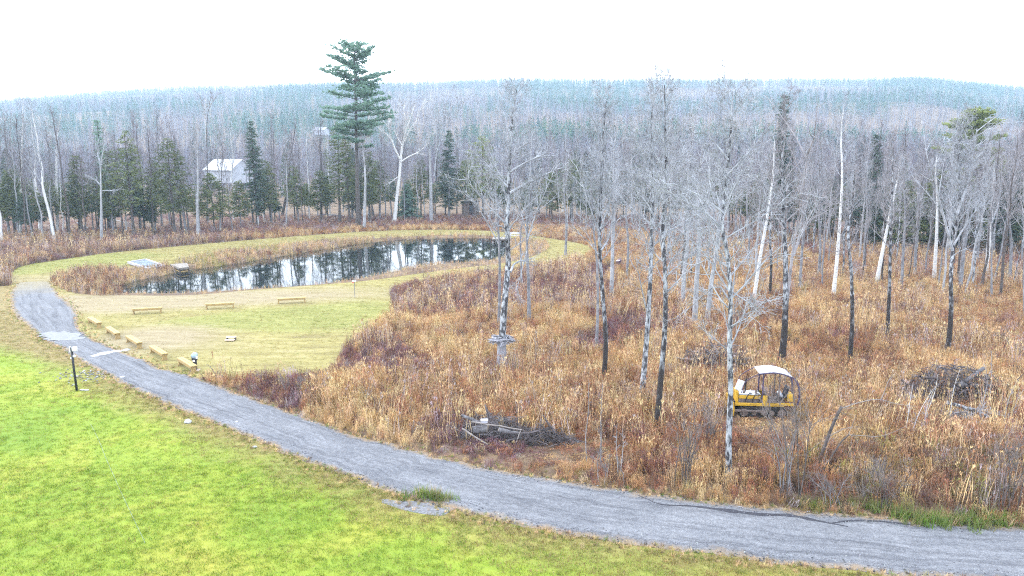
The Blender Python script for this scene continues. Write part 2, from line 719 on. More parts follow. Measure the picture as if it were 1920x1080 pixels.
def M_lawn():
    m, nt, b = mat('lawn_turf')
    v = mapping(nt, 'Position')
    big = noise(nt, v, 0.16, 4, 0.6, 0.5)
    fine = noise(nt, mapping(nt, 'Position', (0.6, 1.6, 1)), 2.2, 6, 0.75)
    c = ramp(nt, big, [(0.30, (0.125, 0.200, 0.022)), (0.50, (0.190, 0.245, 0.028)), (0.70, (0.280, 0.262, 0.045))])
    dry = ramp(nt, fine, [(0.35, (0.13, 0.10, 0.04)), (0.65, (0.26, 0.20, 0.085))])
    e = attr(nt, 'road')
    k = math_n(nt, 'ADD', e.outputs['Fac'], math_n(nt, 'MULTIPLY', math_n(nt, 'SUBTRACT', noise(nt, v, 0.5, 5, 0.65), 0.5), 3.6))
    c = mixc(nt, ramp(nt, math_n(nt, 'DIVIDE', k, 10.0), [(0.0, WHITE), (0.10, (.55, .55, .55)), (0.27, BLACK)]), c, dry)
    c = mixc(nt, 0.8, c, ramp(nt, fine, [(0.25, (0.84, 0.84, 0.82)), (0.75, (1.16, 1.16, 1.12))]), 'MULTIPLY')
    nt.links.new(c, b.inputs['Base Color'])
    bump(nt, b, noise(nt, v, 14, 4, 0.7), 0.25, 0.03)
    return m


lawn_poly = [tuple(p) for p in (road_l * 0.5 + road_r[np.linspace(0, len(road_r) - 1, len(road_l)).astype(int)] * 0.5)]
tl = G(-260, 560)
lawn_poly = np.array(lawn_poly + [(45, 8), (-75, 8), (tl.x, tl.y), tuple(G(-60, 545).xy)])


def road_dist(P):
    d = np.minimum(dist_line(P, road_l), dist_line(P, road_r))
    far = np.clip((np.asarray(P)[:, 1] - 45) * 0.42, 0, 99)      # the far corner of the lawn is drier
    return np.clip(d - far, -3, 50)


sheet('lawn', lawn_poly, None, 1.2, 0.004, M_lawn(), 'mown green lawn in front of the gravel road, yellowing towards the road edge', 'lawn',
      extra={'road': road_dist})


def M_clear():
    m, nt, b = mat('mown_clearing_grass')
    v = mapping(nt, 'Position')
    big = noise(nt, v, 0.11, 4, 0.6, 0.6)
    mid = noise(nt, mapping(nt, 'Position', (0.35, 1.5, 1)), 0.7, 5, 0.7)
    c = ramp(nt, mid, [(0.30, (0.17, 0.135, 0.055)), (0.5, (0.245, 0.21, 0.075)), (0.72, (0.33, 0.28, 0.115))])
    g = attr(nt, 'green')
    k = math_n(nt, 'ADD', g.outputs['Fac'], math_n(nt, 'ADD', math_n(nt, 'MULTIPLY', math_n(nt, 'SUBTRACT', big, 0.5), 1.6), math_n(nt, 'MULTIPLY', math_n(nt, 'SUBTRACT', mid, 0.5), 1.6)))
    gcol = ramp(nt, mid, [(0.3, (0.15, 0.155, 0.035)), (0.7, (0.27, 0.255, 0.085))])
    c = mixc(nt, ramp(nt, k, [(0.5, BLACK), (1.5, WHITE)]), c, gcol)
    dirt = attr(nt, 'dirt')
    kd = math_n(nt, 'ADD', dirt.outputs['Fac'], math_n(nt, 'MULTIPLY', math_n(nt, 'SUBTRACT', mid, 0.5), 1.4))
    c = mixc(nt, ramp(nt, kd, [(0.35, BLACK), (0.9, WHITE)]), c, ramp(nt, mid, [(0.3, (0.205, 0.16, 0.095)), (0.7, (0.30, 0.25, 0.15))]))
    fine = noise(nt, v, 6, 5, 0.75)
    c = mixc(nt, 0.7, c, ramp(nt, fine, [(0.25, (0.6, 0.6, 0.58)), (0.75, (1.3, 1.3, 1.3))]), 'MULTIPLY')
    nt.links.new(c, b.inputs['Base Color'])
    bump(nt, b, fine, 0.5, 0.04)
    return m


def blobs(lst):
    cs = [(G(x, y).xy, rx, ry, s) for x, y, rx, ry, s in lst]

    def f(P):
        P = np.asarray(P)
        out = np.zeros(len(P))
        for c, rx, ry, s in cs:
            d = ((P[:, 0] - c[0]) / rx) ** 2 + ((P[:, 1] - c[1]) / ry) ** 2
            out += s * np.exp(-d)
        return out
    return f


green_f = blobs([(665, 575, 5, 5, 1.1), (640, 600, 6, 4, 0.6), (500, 600, 9, 5, 0.75), (420, 600, 5, 4, 0.5), (120, 492, 14, 5, 1.2), (60, 505, 8, 6, 1.0),
                 (220, 478, 12, 3, 0.9), (150, 560, 6, 2.5, 0.8), (300, 560, 8, 1.5, 0.5), (600, 690, 5, 4, 0.35), (330, 694, 3, 2, .7)])
dirt_f = blobs([(300, 565, 16, 3.2, 1.0), (180, 575, 8, 5, 0.8), (500, 552, 16, 2.5, 0.8), (250, 640, 6, 5, 0.7), (330, 625, 5, 4, 0.5), (90, 525, 10, 5, .7),
                (640, 540, 12, 2, 0.5), (520, 660, 9, 4, .35)])
sheet('mown_path', clear_poly, bank_poly, 1.2, 0.006, M_clear(), 'mown tan grass path round the pond and bench clearing', 'path',
      jitter=0.12, extra={'green': green_f, 'dirt': dirt_f})


# ---- gravel road: a ribbon with a slight crown
def build_road():
    n = 150

    def resample(line):
        d = np.r_[0, np.cumsum(np.hypot(*np.diff(line, axis=0).T))]
        t = np.linspace(0, d[-1], n)
        return np.stack([np.interp(t, d, line[:, 0]), np.interp(t, d, line[:, 1])], 1)
    # the two edges are matched by their control points
    L = np.concatenate([resample_seg(ROAD_L, k) for k in range(len(ROAD_L) - 1)])
    Rr = np.concatenate([resample_seg(ROAD_R, k) for k in range(len(ROAD_R) - 1)])
    k = 14
    V, F, E = [], [], []
    for i in range(len(L)):
        a, b = L[i], Rr[i]
        w = np.linalg.norm(b - a)
        wob0 = (mnoise.noise((i * 0.23, 1.7, 0)) * 0.28 + mnoise.noise((i * 0.9, 4.7, 0)) * 0.14) / w
        wob1 = (mnoise.noise((i * 0.23, 9.7, 0)) * 0.28 + mnoise.noise((i * 0.9, 3.1, 0)) * 0.14) / w
        for j in range(k + 1):
            t = j / k
            tt = t + wob0 * (1 - t) + wob1 * t
            p = a + (b - a) * tt
            V.append((p[0], p[1], 0.010 + 0.05 * (1 - (2 * t - 1) ** 2)))
            E.append(min(t, 1 - t) * 2)
    for i in range(len(L) - 1):
        for j in range(k):
            q = i * (k + 1) + j
            F.append((q, q + k + 1, q + k + 2, q + 1))
    me = bpy.data.meshes.new('gravel_road')
    me.from_pydata(V, [], F)
    tv = np.zeros((len(V), 3), np.float32)
    run = 0.0
    for i in range(len(L)):
        if i:
            run += float(np.linalg.norm((L[i] + Rr[i]) / 2 - (L[i - 1] + Rr[i - 1]) / 2))
        for j in range(k + 1):
            tv[i * (k + 1) + j] = (j / k * 4.5, run, 0)
    ta = me.attributes.new('along', 'FLOAT_VECTOR', 'POINT')
    ta.data.foreach_set('vector', tv.ravel())
    at = me.attributes.new('across', 'FLOAT', 'POINT')
    at.data.foreach_set('value', np.array(E, np.float32))
    m, nt, b = mat('gravel')
    v = mapping(nt, 'Position')
    f = noise(nt, v, 22, 4, 0.75)
    g = noise(nt, v, 0.5, 4, 0.6)
    c = ramp(nt, f, [(0.30, (0.10, 0.104, 0.116)), (0.5, (0.178, 0.182, 0.196)), (0.70, (0.275, 0.277, 0.29))])
    c = mixc(nt, 0.6, c, ramp(nt, g, [(0.3, (0.6, 0.62, 0.66)), (0.7, (1.05, 1.05, 1.05))]), 'MULTIPLY')
    h2 = noise(nt, v, 5.0, 5, 0.75)
    c = mixc(nt, 0.8, c, ramp(nt, h2, [(0.3, (0.6, 0.6, 0.62)), (0.65, (1.15, 1.15, 1.15))]), 'MULTIPLY')
    al = attr(nt, 'along')
    mp = nd(nt, 'ShaderNodeMapping')
    mp.inputs['Scale'].default_value = (2.6, .16, 1)
    nt.links.new(al.outputs['Vector'], mp.inputs['Vector'])
    stk = noise(nt, mp.outputs[0], 1.0, 6, 0.7, .4)
    c = mixc(nt, 0.85, c, ramp(nt, stk, [(0.32, (0.5, 0.5, 0.53)), (0.5, (0.95, 0.95, 0.96)), (0.66, (1.22, 1.22, 1.22))]), 'MULTIPLY')
    e = attr(nt, 'across')
    k2 = math_n(nt, 'ADD', e.outputs['Fac'], math_n(nt, 'MULTIPLY', math_n(nt, 'SUBTRACT', noise(nt, v, 1.4, 5, 0.7), 0.5), 0.55))
    dirt = ramp(nt, f, [(0.3, (0.15, 0.11, 0.075)), (0.7, (0.29, 0.22, 0.15))])
    c = mixc(nt, ramp(nt, k2, [(0.02, WHITE), (0.22, BLACK)]), c, dirt)
    sx = nd(nt, 'ShaderNodeSeparateXYZ')
    nt.links.new(al.outputs['Vector'], sx.inputs[0])
    en = math_n(nt, 'ADD', math_n(nt, 'DIVIDE', sx.outputs[1], 11.0), math_n(nt, 'MULTIPLY', math_n(nt, 'SUBTRACT', noise(nt, v, .6, 5, .7), .5), 1.0))
    c = mixc(nt, ramp(nt, en, [(.15, WHITE), (.85, BLACK)]), c, ramp(nt, f, [(0.3, (0.16, 0.14, 0.10)), (0.7, (0.30, 0.26, 0.18))]))
    st = nd(nt, 'ShaderNodeTexVoronoi')
    st.inputs['Scale'].default_value = 9.0
    nt.links.new(v, st.inputs['Vector'])
    c = mixc(nt, ramp(nt, st.outputs['Distance'], [(0.10, WHITE), (0.2, BLACK)]), c, (0.225, 0.225, 0.235))
    nt.links.new(c, b.inputs['Base Color'])
    bump(nt, b, f, 0.7, 0.04)
    me.materials.append(m)
    me.polygons.foreach_set('use_smooth', [True] * len(F))
    o = bpy.data.objects.new('gravel_road', me)
    COL.objects.link(o)
    tag(o, 'blue grey gravel road curving from the pond to the near right', 'road', kind='structure')
    return np.array(L), np.array(Rr)


def resample_seg(ctrl, k, n=14):
    pts = [np.array(G(*p).xy) for p in ctrl]
    p0, p1, p2, p3 = pts[max(k - 1, 0)], pts[k], pts[k + 1], pts[min(k + 2, len(pts) - 1)]
    out = []
    for q in range(n):
        t = q / n
        out.append(0.5 * ((2 * p1) + (-p0 + p2) * t + (2 * p0 - 5 * p1 + 4 * p2 - p3) * t * t + (-p0 + 3 * p1 - 3 * p2 + p3) * t ** 3))
    return np.array(out)


RL, RR = build_road()
road_poly = np.concatenate([RL, RR[::-1]])

# grey gravel spill on the lawn, the ruts worn by rain, pale wear on the road
M['gravel_patch'] = M_simple('grey_gravel_spill', (0.15, 0.15, 0.162), 0.95, 0.45, 9)
M['rut'] = M_simple('wet_rut', (0.035, 0.035, 0.045), 0.9, 0.3, 8)
M['chalk_white'] = M_simple('white_stone_dust', (0.42, 0.43, 0.46), 0.95, 0.15, 3)
M['chalk'] = M_simple('pale_stone_dust', (0.21, 0.215, 0.235), 0.95, 0.15, 3)
sp_poly = catmull(gpoly([(712, 937), (760, 940), (830, 945), (850, 952), (838, 966), (800, 966), (760, 958)]), 0.3, True)
sheet('gravel_spill', sp_poly, None, 0.5, 0.011, M['gravel_patch'], 'small grey gravel spill at the lawn edge by the road', 'gravel patch', jitter=0.07)


def ribbon(name, pxs, widths, dz, material, label, cat, kind='structure'):
    c = catmull(gpoly(pxs), 0.25)
    V, F = [], []
    n = len(c)
    d = np.gradient(c, axis=0)
    for i in range(n):
        t = d[i] / (np.linalg.norm(d[i]) + 1e-9)
        nn = np.array([-t[1], t[0]])
        w = np.interp(i / (n - 1), np.linspace(0, 1, len(widths)), widths) * (0.6 + 0.8 * rng.random())
        z = road_z(c[i]) + dz
        for s in (-1, 1):
            p = c[i] + nn * s * w / 2
            V.append((p[0], p[1], z))
    for i in range(n - 1):
        F.append((2 * i, 2 * i + 1, 2 * i + 3, 2 * i + 2))
    me = bpy.data.meshes.new(name)
    me.from_pydata(V, [], F)
    me.materials.append(material)
    o = bpy.data.objects.new(name, me)
    COL.objects.link(o)
    return tag(o, label, cat, kind=kind)


def road_z(p):
    a = float(dist_line([p], RL)[0])
    b = float(dist_line([p], RR)[0])
    t = a / (a + b)
    return 0.010 + 0.05 * (1 - (2 * t - 1) ** 2) if inpoly([p], road_poly)[0] else 0.012


ribbon('rain_rut', [(1195, 929), (1215, 938), (1240, 948), (1300, 951), (1370, 960), (1430, 967), (1480, 968), (1530, 978), (1590, 990)],
       [0.03, 0.06, 0.12, 0.22, 0.28, 0.2, 0.2, 0.16, 0.05], 0.008, M['rut'], 'long dark rain rut running along the near gravel road', 'rut')
ribbon('rain_rut', [(1560, 983), (1600, 978), (1650, 979), (1710, 986)], [0.03, 0.12, 0.14, 0.04], 0.014, M['rut'],
       'short dark rain rut near the green tufts at the road edge', 'rut')
ribbon('drain_strip', [(172, 670), (200, 663), (225, 658), (243, 655)], [0.4, 0.65, 0.6, 0.4], 0.009, M['chalk_white'],
       'white strip of stone dust laid across the gravel road', 'strip')
ribbon('dust_patch', [(88, 624), (110, 630), (135, 636), (160, 634)], [1.0, 2.2, 2.0, 0.4], 0.009, M['chalk'],
       'pale stone dust patch on the road beyond the white strip', 'dust patch')

# ---- pond water
def M_water():
    m, nt, b = mat('pond_water')
    b.inputs['Base Color'].default_value = (0.012, 0.016, 0.018, 1)
    b.inputs['Roughness'].default_value = 0.03
    b.inputs['IOR'].default_value = 1.33
    b.inputs['Specular IOR Level'].default_value = 0.5
    f = noise(nt, mapping(nt, 'Position', (1.0, 0.35, 1)), 1.2, 3, 0.5)
    bump(nt, b, f, 0.05, 0.05)
    return m


wp = water_poly
cen = wp.mean(0)
wpx = wp + (wp - cen) / np.linalg.norm(wp - cen, axis=1)[:, None] * 0.9
sheet('pond_water', wpx, None, 6.0, 0, M_water(), 'still dark pond water mirroring the white sky and trees', 'pond',
      zfun=lambda V: np.full(len(V), -0.25))

# ------------------------------------------------------------------ PLANT SOURCE MESHES
def weed_mesh(i, stems, rad, h0, h1, head, leafy):
    r = random.Random(100 + i)
    mb = MB()
    for s in range(stems):
        a, q = r.uniform(0, 6.283), rad * math.sqrt(r.random())
        x, y = q * math.cos(a), q * math.sin(a)
        h = r.uniform(h0, h1)
        lx, ly = r.gauss(0, .12) * h, r.gauss(0, .12) * h
        yaw = r.uniform(0, 3.14)
        w = r.uniform(.006, .013)
        dx, dy = math.cos(yaw) * w, math.sin(yaw) * w
        mx, my = x + lx * .35, y + ly * .35
        tx, ty = x + lx, y + ly
        mb.face([(x - dx, y - dy, -0.05), (x + dx, y + dy, -0.05), (mx + dx, my + dy, h * .55), (mx - dx, my - dy, h * .55)])
        mb.face([(mx - dx, my - dy, h * .55), (mx + dx, my + dy, h * .55), (tx, ty, h)])
        for k in range(leafy):
            t = r.uniform(.2, .85)
            a2 = r.uniform(0, 6.283)
            px, py, pz = x + lx * t, y + ly * t, h * t
            L = r.uniform(.06, .15)
            ex, ey, ez = px + math.cos(a2) * L, py + math.sin(a2) * L, pz + r.uniform(-.12, .06)
            wx, wy = -math.sin(a2) * .012, math.cos(a2) * .012
            mb.face([(px, py, pz), ((px + ex) / 2 + wx, (py + ey) / 2 + wy, (pz + ez) / 2 + .03), (ex, ey, ez),
                     ((px + ex) / 2 - wx, (py + ey) / 2 - wy, (pz + ez) / 2 + .02)])
        if r.random() < head:
            for k in range(3):
                a2 = r.uniform(0, 6.283)
                L = r.uniform(.08, .22)
                w2 = r.uniform(.010, .022)
                ex, ey, ez = tx + math.cos(a2) * .09, ty + math.sin(a2) * .09, h + r.uniform(-.05, .06)
                sx, sy, sz = tx, ty, h - L
                mb.face([(sx, sy, sz), (ex - w2 * math.sin(a2), ey + w2 * math.cos(a2), (sz + ez) / 2), (ex, ey, ez),
                         (ex + w2 * math.sin(a2), ey - w2 * math.cos(a2), (sz + ez) / 2)])
    return mb.mesh('weed_clump', M['inst'])


def reed_mesh(i):
    r = random.Random(300 + i)
    mb = MB()
    for s in range(12):
        a, q = r.uniform(0, 6.283), .35 * math.sqrt(r.random())
        x, y = q * math.cos(a), q * math.sin(a)
        h = r.uniform(.5, 1.25)
        lx, ly = r.gauss(0, .15) * h, r.gauss(0, .15) * h
        yaw = r.uniform(0, 3.14)
        w = r.uniform(.010, .02)
        dx, dy = math.cos(yaw) * w, math.sin(yaw) * w
        mb.face([(x - dx, y - dy, -.3), (x + dx, y + dy, -.3), (x + lx * .4 + dx, y + ly * .4 + dy, h * .6), (x + lx * .4 - dx, y + ly * .4 - dy, h * .6)])
        mb.face([(x + lx * .4 - dx, y + ly * .4 - dy, h * .6), (x + lx * .4 + dx, y + ly * .4 + dy, h * .6), (x + lx * 1.3, y + ly * 1.3, h * r.uniform(.85, 1))])
        if s % 5 == 0:
            mb.box((x + lx * .3, y + ly * .3, h * .95), (.035, .035, .16))
    return mb.mesh('reed_clump', M['inst'])


def tuft_mesh(i, n, rad, h0, h1, w):
    r = random.Random(500 + i)
    mb = MB()
    for s in range(n):
        a, q = r.uniform(0, 6.283), rad * math.sqrt(r.random())
        x, y = q * math.cos(a), q * math.sin(a)
        h = r.uniform(h0, h1)
        a2 = r.uniform(0, 6.283)
        dx, dy = math.cos(a2) * w, math.sin(a2) * w
        lx, ly = -math.sin(a2) * h * r.uniform(-.8, .8), math.cos(a2) * h * r.uniform(-.8, .8)
        mb.face([(x - dx, y - dy, 0), (x + dx, y + dy, 0), (x + lx, y + ly, h)])
    return mb.mesh('grass_tuft', M['inst_grass'])


def shrub_mesh(i, n=14, h=1.4, spread=.8, mi='inst'):
    r = random.Random(700 + i)
    mb = MB()

    def br(p, d, L, w, dep):
        e = p + d * L
        yaw = r.uniform(0, 3.14)
        u = Vector((math.cos(yaw) * w, math.sin(yaw) * w, 0))
        mb.face([p - u, p + u, e + u * .4, e - u * .4])
        if dep < 2:
            for k in range(3):
                d2 = (d + Vector((r.gauss(0, .5), r.gauss(0, .5), r.uniform(0, .4)))).normalized()
                br(p + d * L * r.uniform(.4, 1), d2, L * r.uniform(.4, .7), w * .7, dep + 1)
    for s in range(n):
        d = Vector((r.gauss(0, .35), r.gauss(0, .35), 1)).normalized()
        br(Vector((r.gauss(0, spread * .3), r.gauss(0, spread * .3), -.05)), d, h * r.uniform(.35, .6), .012, 0)
    return mb.mesh('shrub_clump', M[mi])


weeds_src = source_col('weed_source', [weed_mesh(i, 30, .42, .35, 1.2, .2, 1) for i in range(8)])
stalk_src = source_col('stalk_source', [weed_mesh(40 + i, 7, .5, .9, 1.6, .5, 1) for i in range(4)])
reeds_src = source_col('reed_source', [reed_mesh(i) for i in range(6)])
tuft_src = source_col('tuft_source', [tuft_mesh(i, 16, .14, .03, .075, .006) for i in range(5)])
longtuft_src = source_col('long_tuft_source', [tuft_mesh(20 + i, 22, .16, .12, .42, .012) for i in range(5)])
shrub_src = source_col('shrub_source', [shrub_mesh(i) for i in range(6)])

GOLD, TAN, RUST = (0.435, 0.268, 0.125), (0.505, 0.355, 0.213), (0.295, 0.138, 0.080)
MAROON, LAV, OLIVE, BROWN = (0.150, 0.072, 0.080), (0.36, 0.30, 0.30), (0.27, 0.24, 0.08), (0.15, 0.095, 0.07)
STRAW, GREEN = (0.60, 0.445, 0.235), (0.12, 0.19, 0.035)


def pick(n, table):
    cols = np.array([c for c, _ in table])
    w = np.array([k for _, k in table], float)
    ix = NR.choice(len(table), n, p=w / w.sum())
    c = cols[ix] * NR.uniform(.75, 1.25, (n, 1)) * NR.uniform(.93, 1.07, (n, 3))
    return np.clip(c, 0, .8)


def wedge(n, y0, y1, margin=7.0, xmin=None, xmax=None):
    """points spread evenly over the part of the ground in view between two distances"""
    y = np.sqrt(NR.uniform(y0 * y0, y1 * y1, n))
    hw = .74 * y + margin
    x = NR.uniform(-1, 1, n) * hw
    return np.stack([x, y], 1)


def wedge_area(y0, y1):
    return .74 * (y1 * y1 - y0 * y0) + 2 * 7 * (y1 - y0)


def masks(P):
    road = inpoly(P, road_poly)
    clr = inpoly(P, clear_poly)
    bank = inpoly(P, bank_poly)
    lawn = inpoly(P, lawn_poly)
    return road, clr, bank, lawn


maroon_polys = [gpoly([(735, 562), (760, 545), (850, 528), (930, 515), (1030, 505), (1110, 502), (1140, 530), (1090, 570), (1000, 575), (930, 583), (800, 585)]),
                gpoly([(645, 665), (690, 645), (745, 660), (760, 690), (730, 715), (650, 705)]),
                gpoly([(500, 718), (560, 728), (600, 755), (540, 765), (470, 735)]),
                gpoly([(1120, 590), (1240, 600), (1260, 640), (1130, 640)]),
                gpoly([(840, 830), (900, 850), (900, 880), (830, 860)])]
dark_near = gpoly([(1560, 900), (1700, 830), (1960, 830), (2100, 990), (1700, 968), (1560, 955)])


def build_meadow():
    parts = []
    for y0, y1, dens in ((24, 45, 12.0), (45, 75, 9.5), (75, 105, 7.0), (105, 135, 5.0), (135, 165, 3.0)):
        parts.append(wedge(int(wedge_area(y0, y1) * dens), y0, y1))
    P = np.concatenate(parts)
    road, clr, bank, lawn = masks(P)
    ok = ~road & ~clr & ~lawn & ~bank
    # behind the wood's edge the weeds thin out
    ex = np.interp(P[:, 0] / P[:, 1], [(a - 960) / FOC for a in edge_x], [G(a, b).y for a, b in EDGE])
    behind = P[:, 1] - ex
    ok &= NR.random(len(P)) < np.clip(1.0 - behind / 22.0, .12, 1)
    P = P[ok]
    behind = behind[ok]
    n = len(P)
    dr = np.minimum(dist_line(P, RR), 50)
    nz = n2(P, .06, 2.0)
    nz2 = n2(P, .17, 8.0)
    cols = pick(n, [(GOLD, 4), (TAN, 3.0), (RUST, 4.2), (BROWN, 1.3), (STRAW, 1.5), (MAROON, .4), (LAV, .4), (OLIVE, .3)])
    a = pick(n, [(RUST, 4), (BROWN, 2), (MAROON, 1.2), (GOLD, 1.5), (TAN, 1)])
    sel = (nz < .42) & (NR.random(n) < .8)
    cols[sel] = a[sel]
    a = pick(n, [(GOLD, 4), (STRAW, 4), (TAN, 2)])
    sel = (nz2 > .60) & (NR.random(n) < .75)
    cols[sel] = a[sel]
    mar = np.zeros(n, bool)
    for pl in maroon_polys:
        mar |= sdf(P, pl) + (nz2 - .5) * 9 < 1.0
    a = pick(n, [(MAROON, 5), ((.21, .13, .15), 3), (BROWN, 1.5), (RUST, 1), (LAV, .8)])
    sel = mar & (NR.random(n) < .74)
    cols[sel] = a[sel]
    a = pick(n, [(BROWN, 3), (RUST, 2.2), (OLIVE, 1.2), (LAV, .8), (GOLD, 1.0), ((.2, .15, .1), 2)])
    sel = (sdf(P, dark_near) + (nz - .5) * 10 < 0) & (NR.random(n) < .8)
    cols[sel] = a[sel]
    # undergrowth along and behind the wood's edge
    a = pick(n, [(MAROON, 3), ((.21, .12, .11), 3), (RUST, 1.6), (LAV, 1.2), (TAN, .5)])
    sel = (behind > -12 + (nz2 - .5) * 14) & (NR.random(n) < .8)
    cols[sel] = a[sel]
    a = pick(n, [((.19, .13, .10), 3), (TAN, 1.1), (BROWN, 3), (MAROON, 2), (LAV, 1)])
    left = (P[:, 0] < -18) & (P[:, 1] < 118) & (NR.random(n) < .8)
    cols[left] = a[left]
    sc = NR.uniform(.55, 1.0, n) * np.where(P[:, 1] < 45, 1.0, .85)
    sc *= np.clip(.45 + dr * .28, .45, 1)
    sc *= np.where(behind > -8, .85, 1.0)
    zs = NR.uniform(.75, 1.25, n) * np.clip(.55 + nz2 * .9, .6, 1.3)
    # keep the machine, the stand and the log pile visible: low growth in front of them
    for (px, py), (rx, ry), k in (((1425, 800), (2.6, 2.4), .15), ((1070, 852), (2.2, 1.6), .28), ((940, 700), (1.2, 1.8), .5), ((965, 842), (3.6, 2.0), .42), ((1792, 765), (3.4, 2.4), .45), ((1345, 705), (3.0, 1.8), .5), ((1830, 800), (2.2, 1.2), .5)):
        c = G(px, py)
        inside = ((P[:, 0] - c.x) / rx) ** 2 + ((P[:, 1] - c.y) / ry) ** 2 < 1
        zs[inside] *= k
    mc = G(1425, 772)
    keep = ~((abs(P[:, 0] - mc.x) < 1.6) & (abs(P[:, 1] - mc.y) < .75))
    P, sc, cols, zs = P[keep], sc[keep], cols[keep], zs[keep]
    scatter('meadow_weeds', P, gz_np(P), sc, cols, weeds_src, 8, 'tall dry gold and rust brown weeds covering the meadow', 'weeds', tilt=.2, zscale=zs)
    T = wedge(26000, 25, 120)
    road, clr, bank, lawn = masks(T)
    nzt = n2(T, .12, 13.0)
    T = T[~road & ~clr & ~bank & ~lawn & (nzt > .46) & (dist_line(T, RR) > .8)]
    keep = ~((abs(T[:, 0] - mc.x) < 2.4) & (T[:, 1] < mc.y + 1) & (T[:, 1] > mc.y - 4))
    T = T[keep]
    n = len(T)
    scatter('wispy_stalks', T, gz_np(T), NR.uniform(.7, 1.25, n), pick(n, [(STRAW, 3), (TAN, 3), (LAV, 2), (RUST, 2), (BROWN, 2)]), stalk_src, 4, 'tall thin dead stalks standing above the meadow weeds', 'stalks', tilt=.13)
    # bare bushes among the weeds and along the wood's edge
    Q = wedge(5200, 40, 160)
    road, clr, bank, lawn = masks(Q)
    ex = np.interp(Q[:, 0] / Q[:, 1], [(a - 960) / FOC for a in edge_x], [G(a, b).y for a, b in EDGE])
    bh = Q[:, 1] - ex
    mar = np.zeros(len(Q), bool)
    for pl in maroon_polys[:3]:
        mar |= sdf(Q, pl) < 0
    pr = np.where(mar, .9, np.where(bh > -16, .8, .10))
    ok = ~road & ~clr & ~bank & ~lawn & (NR.random(len(Q)) < pr)
    Q = Q[ok]
    c = pick(len(Q), [((.20, .11, .12), 3), ((.27, .17, .15), 3), (LAV, 1.3), (RUST, 1)])
    scatter('bush_thicket', Q, gz_np(Q), NR.uniform(.6, 1.3, len(Q)), c, shrub_src, 6, 'purple brown leafless bushes massed along the wood edge and meadow', 'bushes')


build_meadow()


def build_bank():
    n = 26000
    x0, y0 = bank_poly.min(0) - 1
    x1, y1 = bank_poly.max(0) + 1
    P = np.stack([NR.uniform(x0, x1, n), NR.uniform(y0, y1, n)], 1)
    sb = sdf(P, bank_poly)
    sw = sdf(P, water_poly)
    nz = n2(P, .22, 5.0)
    ok = (sb < .15) & (sw > -.1 - 1.2 * (nz > .66))
    # the open right end of the far shore is nearly bare
    px = np.array([to_px(a, b, 0)[0] for a, b in P])
    py = np.array([to_px(a, b, 0)[1] for a, b in P])
    bare = (px > 700) & (py < 452) | ((px > 225) & (py > np.interp(px, [225, 330, 480, 700, 940], [541, 541, 534, 511, 482])))
    ok &= ~bare | (NR.random(n) < .3)
    P, nz, px, py = P[ok], nz[ok], px[ok], py[ok]
    n = len(P)
    cols = pick(n, [(TAN, 4), (STRAW, 2.2), (GOLD, 1.2), (LAV, 1.6), ((.33, .27, .15), 2)])
    a = pick(n, [(BROWN, 3), (MAROON, 1.3), (RUST, 2), (TAN, 2)])
    sel = ((px < 240) | (nz < .36)) & (NR.random(n) < .6)
    cols[sel] = a[sel]
    a = pick(n, [(OLIVE, 3), ((.36, .33, .12), 3), (STRAW, 1)])
    sel = (py < 500) & (px < 520) & (nz > .45) & (NR.random(n) < .5)
    cols[sel] = a[sel]
    sc = NR.uniform(.55, 1.05, n) * np.where((px > 225) & (py > np.interp(px, [300, 480, 700, 940], [538, 532, 508, 478])), .42, .8)
    keep = np.ones(n, bool)
    for (qx, qy), rr in (((274, 496), 2.9), ((337, 500), 1.5), ((940, 448), 2.2)):
        c = G(qx, qy)
        keep &= ((P[:, 0] - c.x) ** 2 + ((P[:, 1] - c.y) / 1.6) ** 2) > rr * rr
    P, sc, cols = P[keep], sc[keep], cols[keep]
    scatter('pond_reeds', P, gz_np(P), sc, cols, reeds_src, 6, 'tan reeds and cattails ringing the pond', 'reeds', tilt=.08)


build_bank()


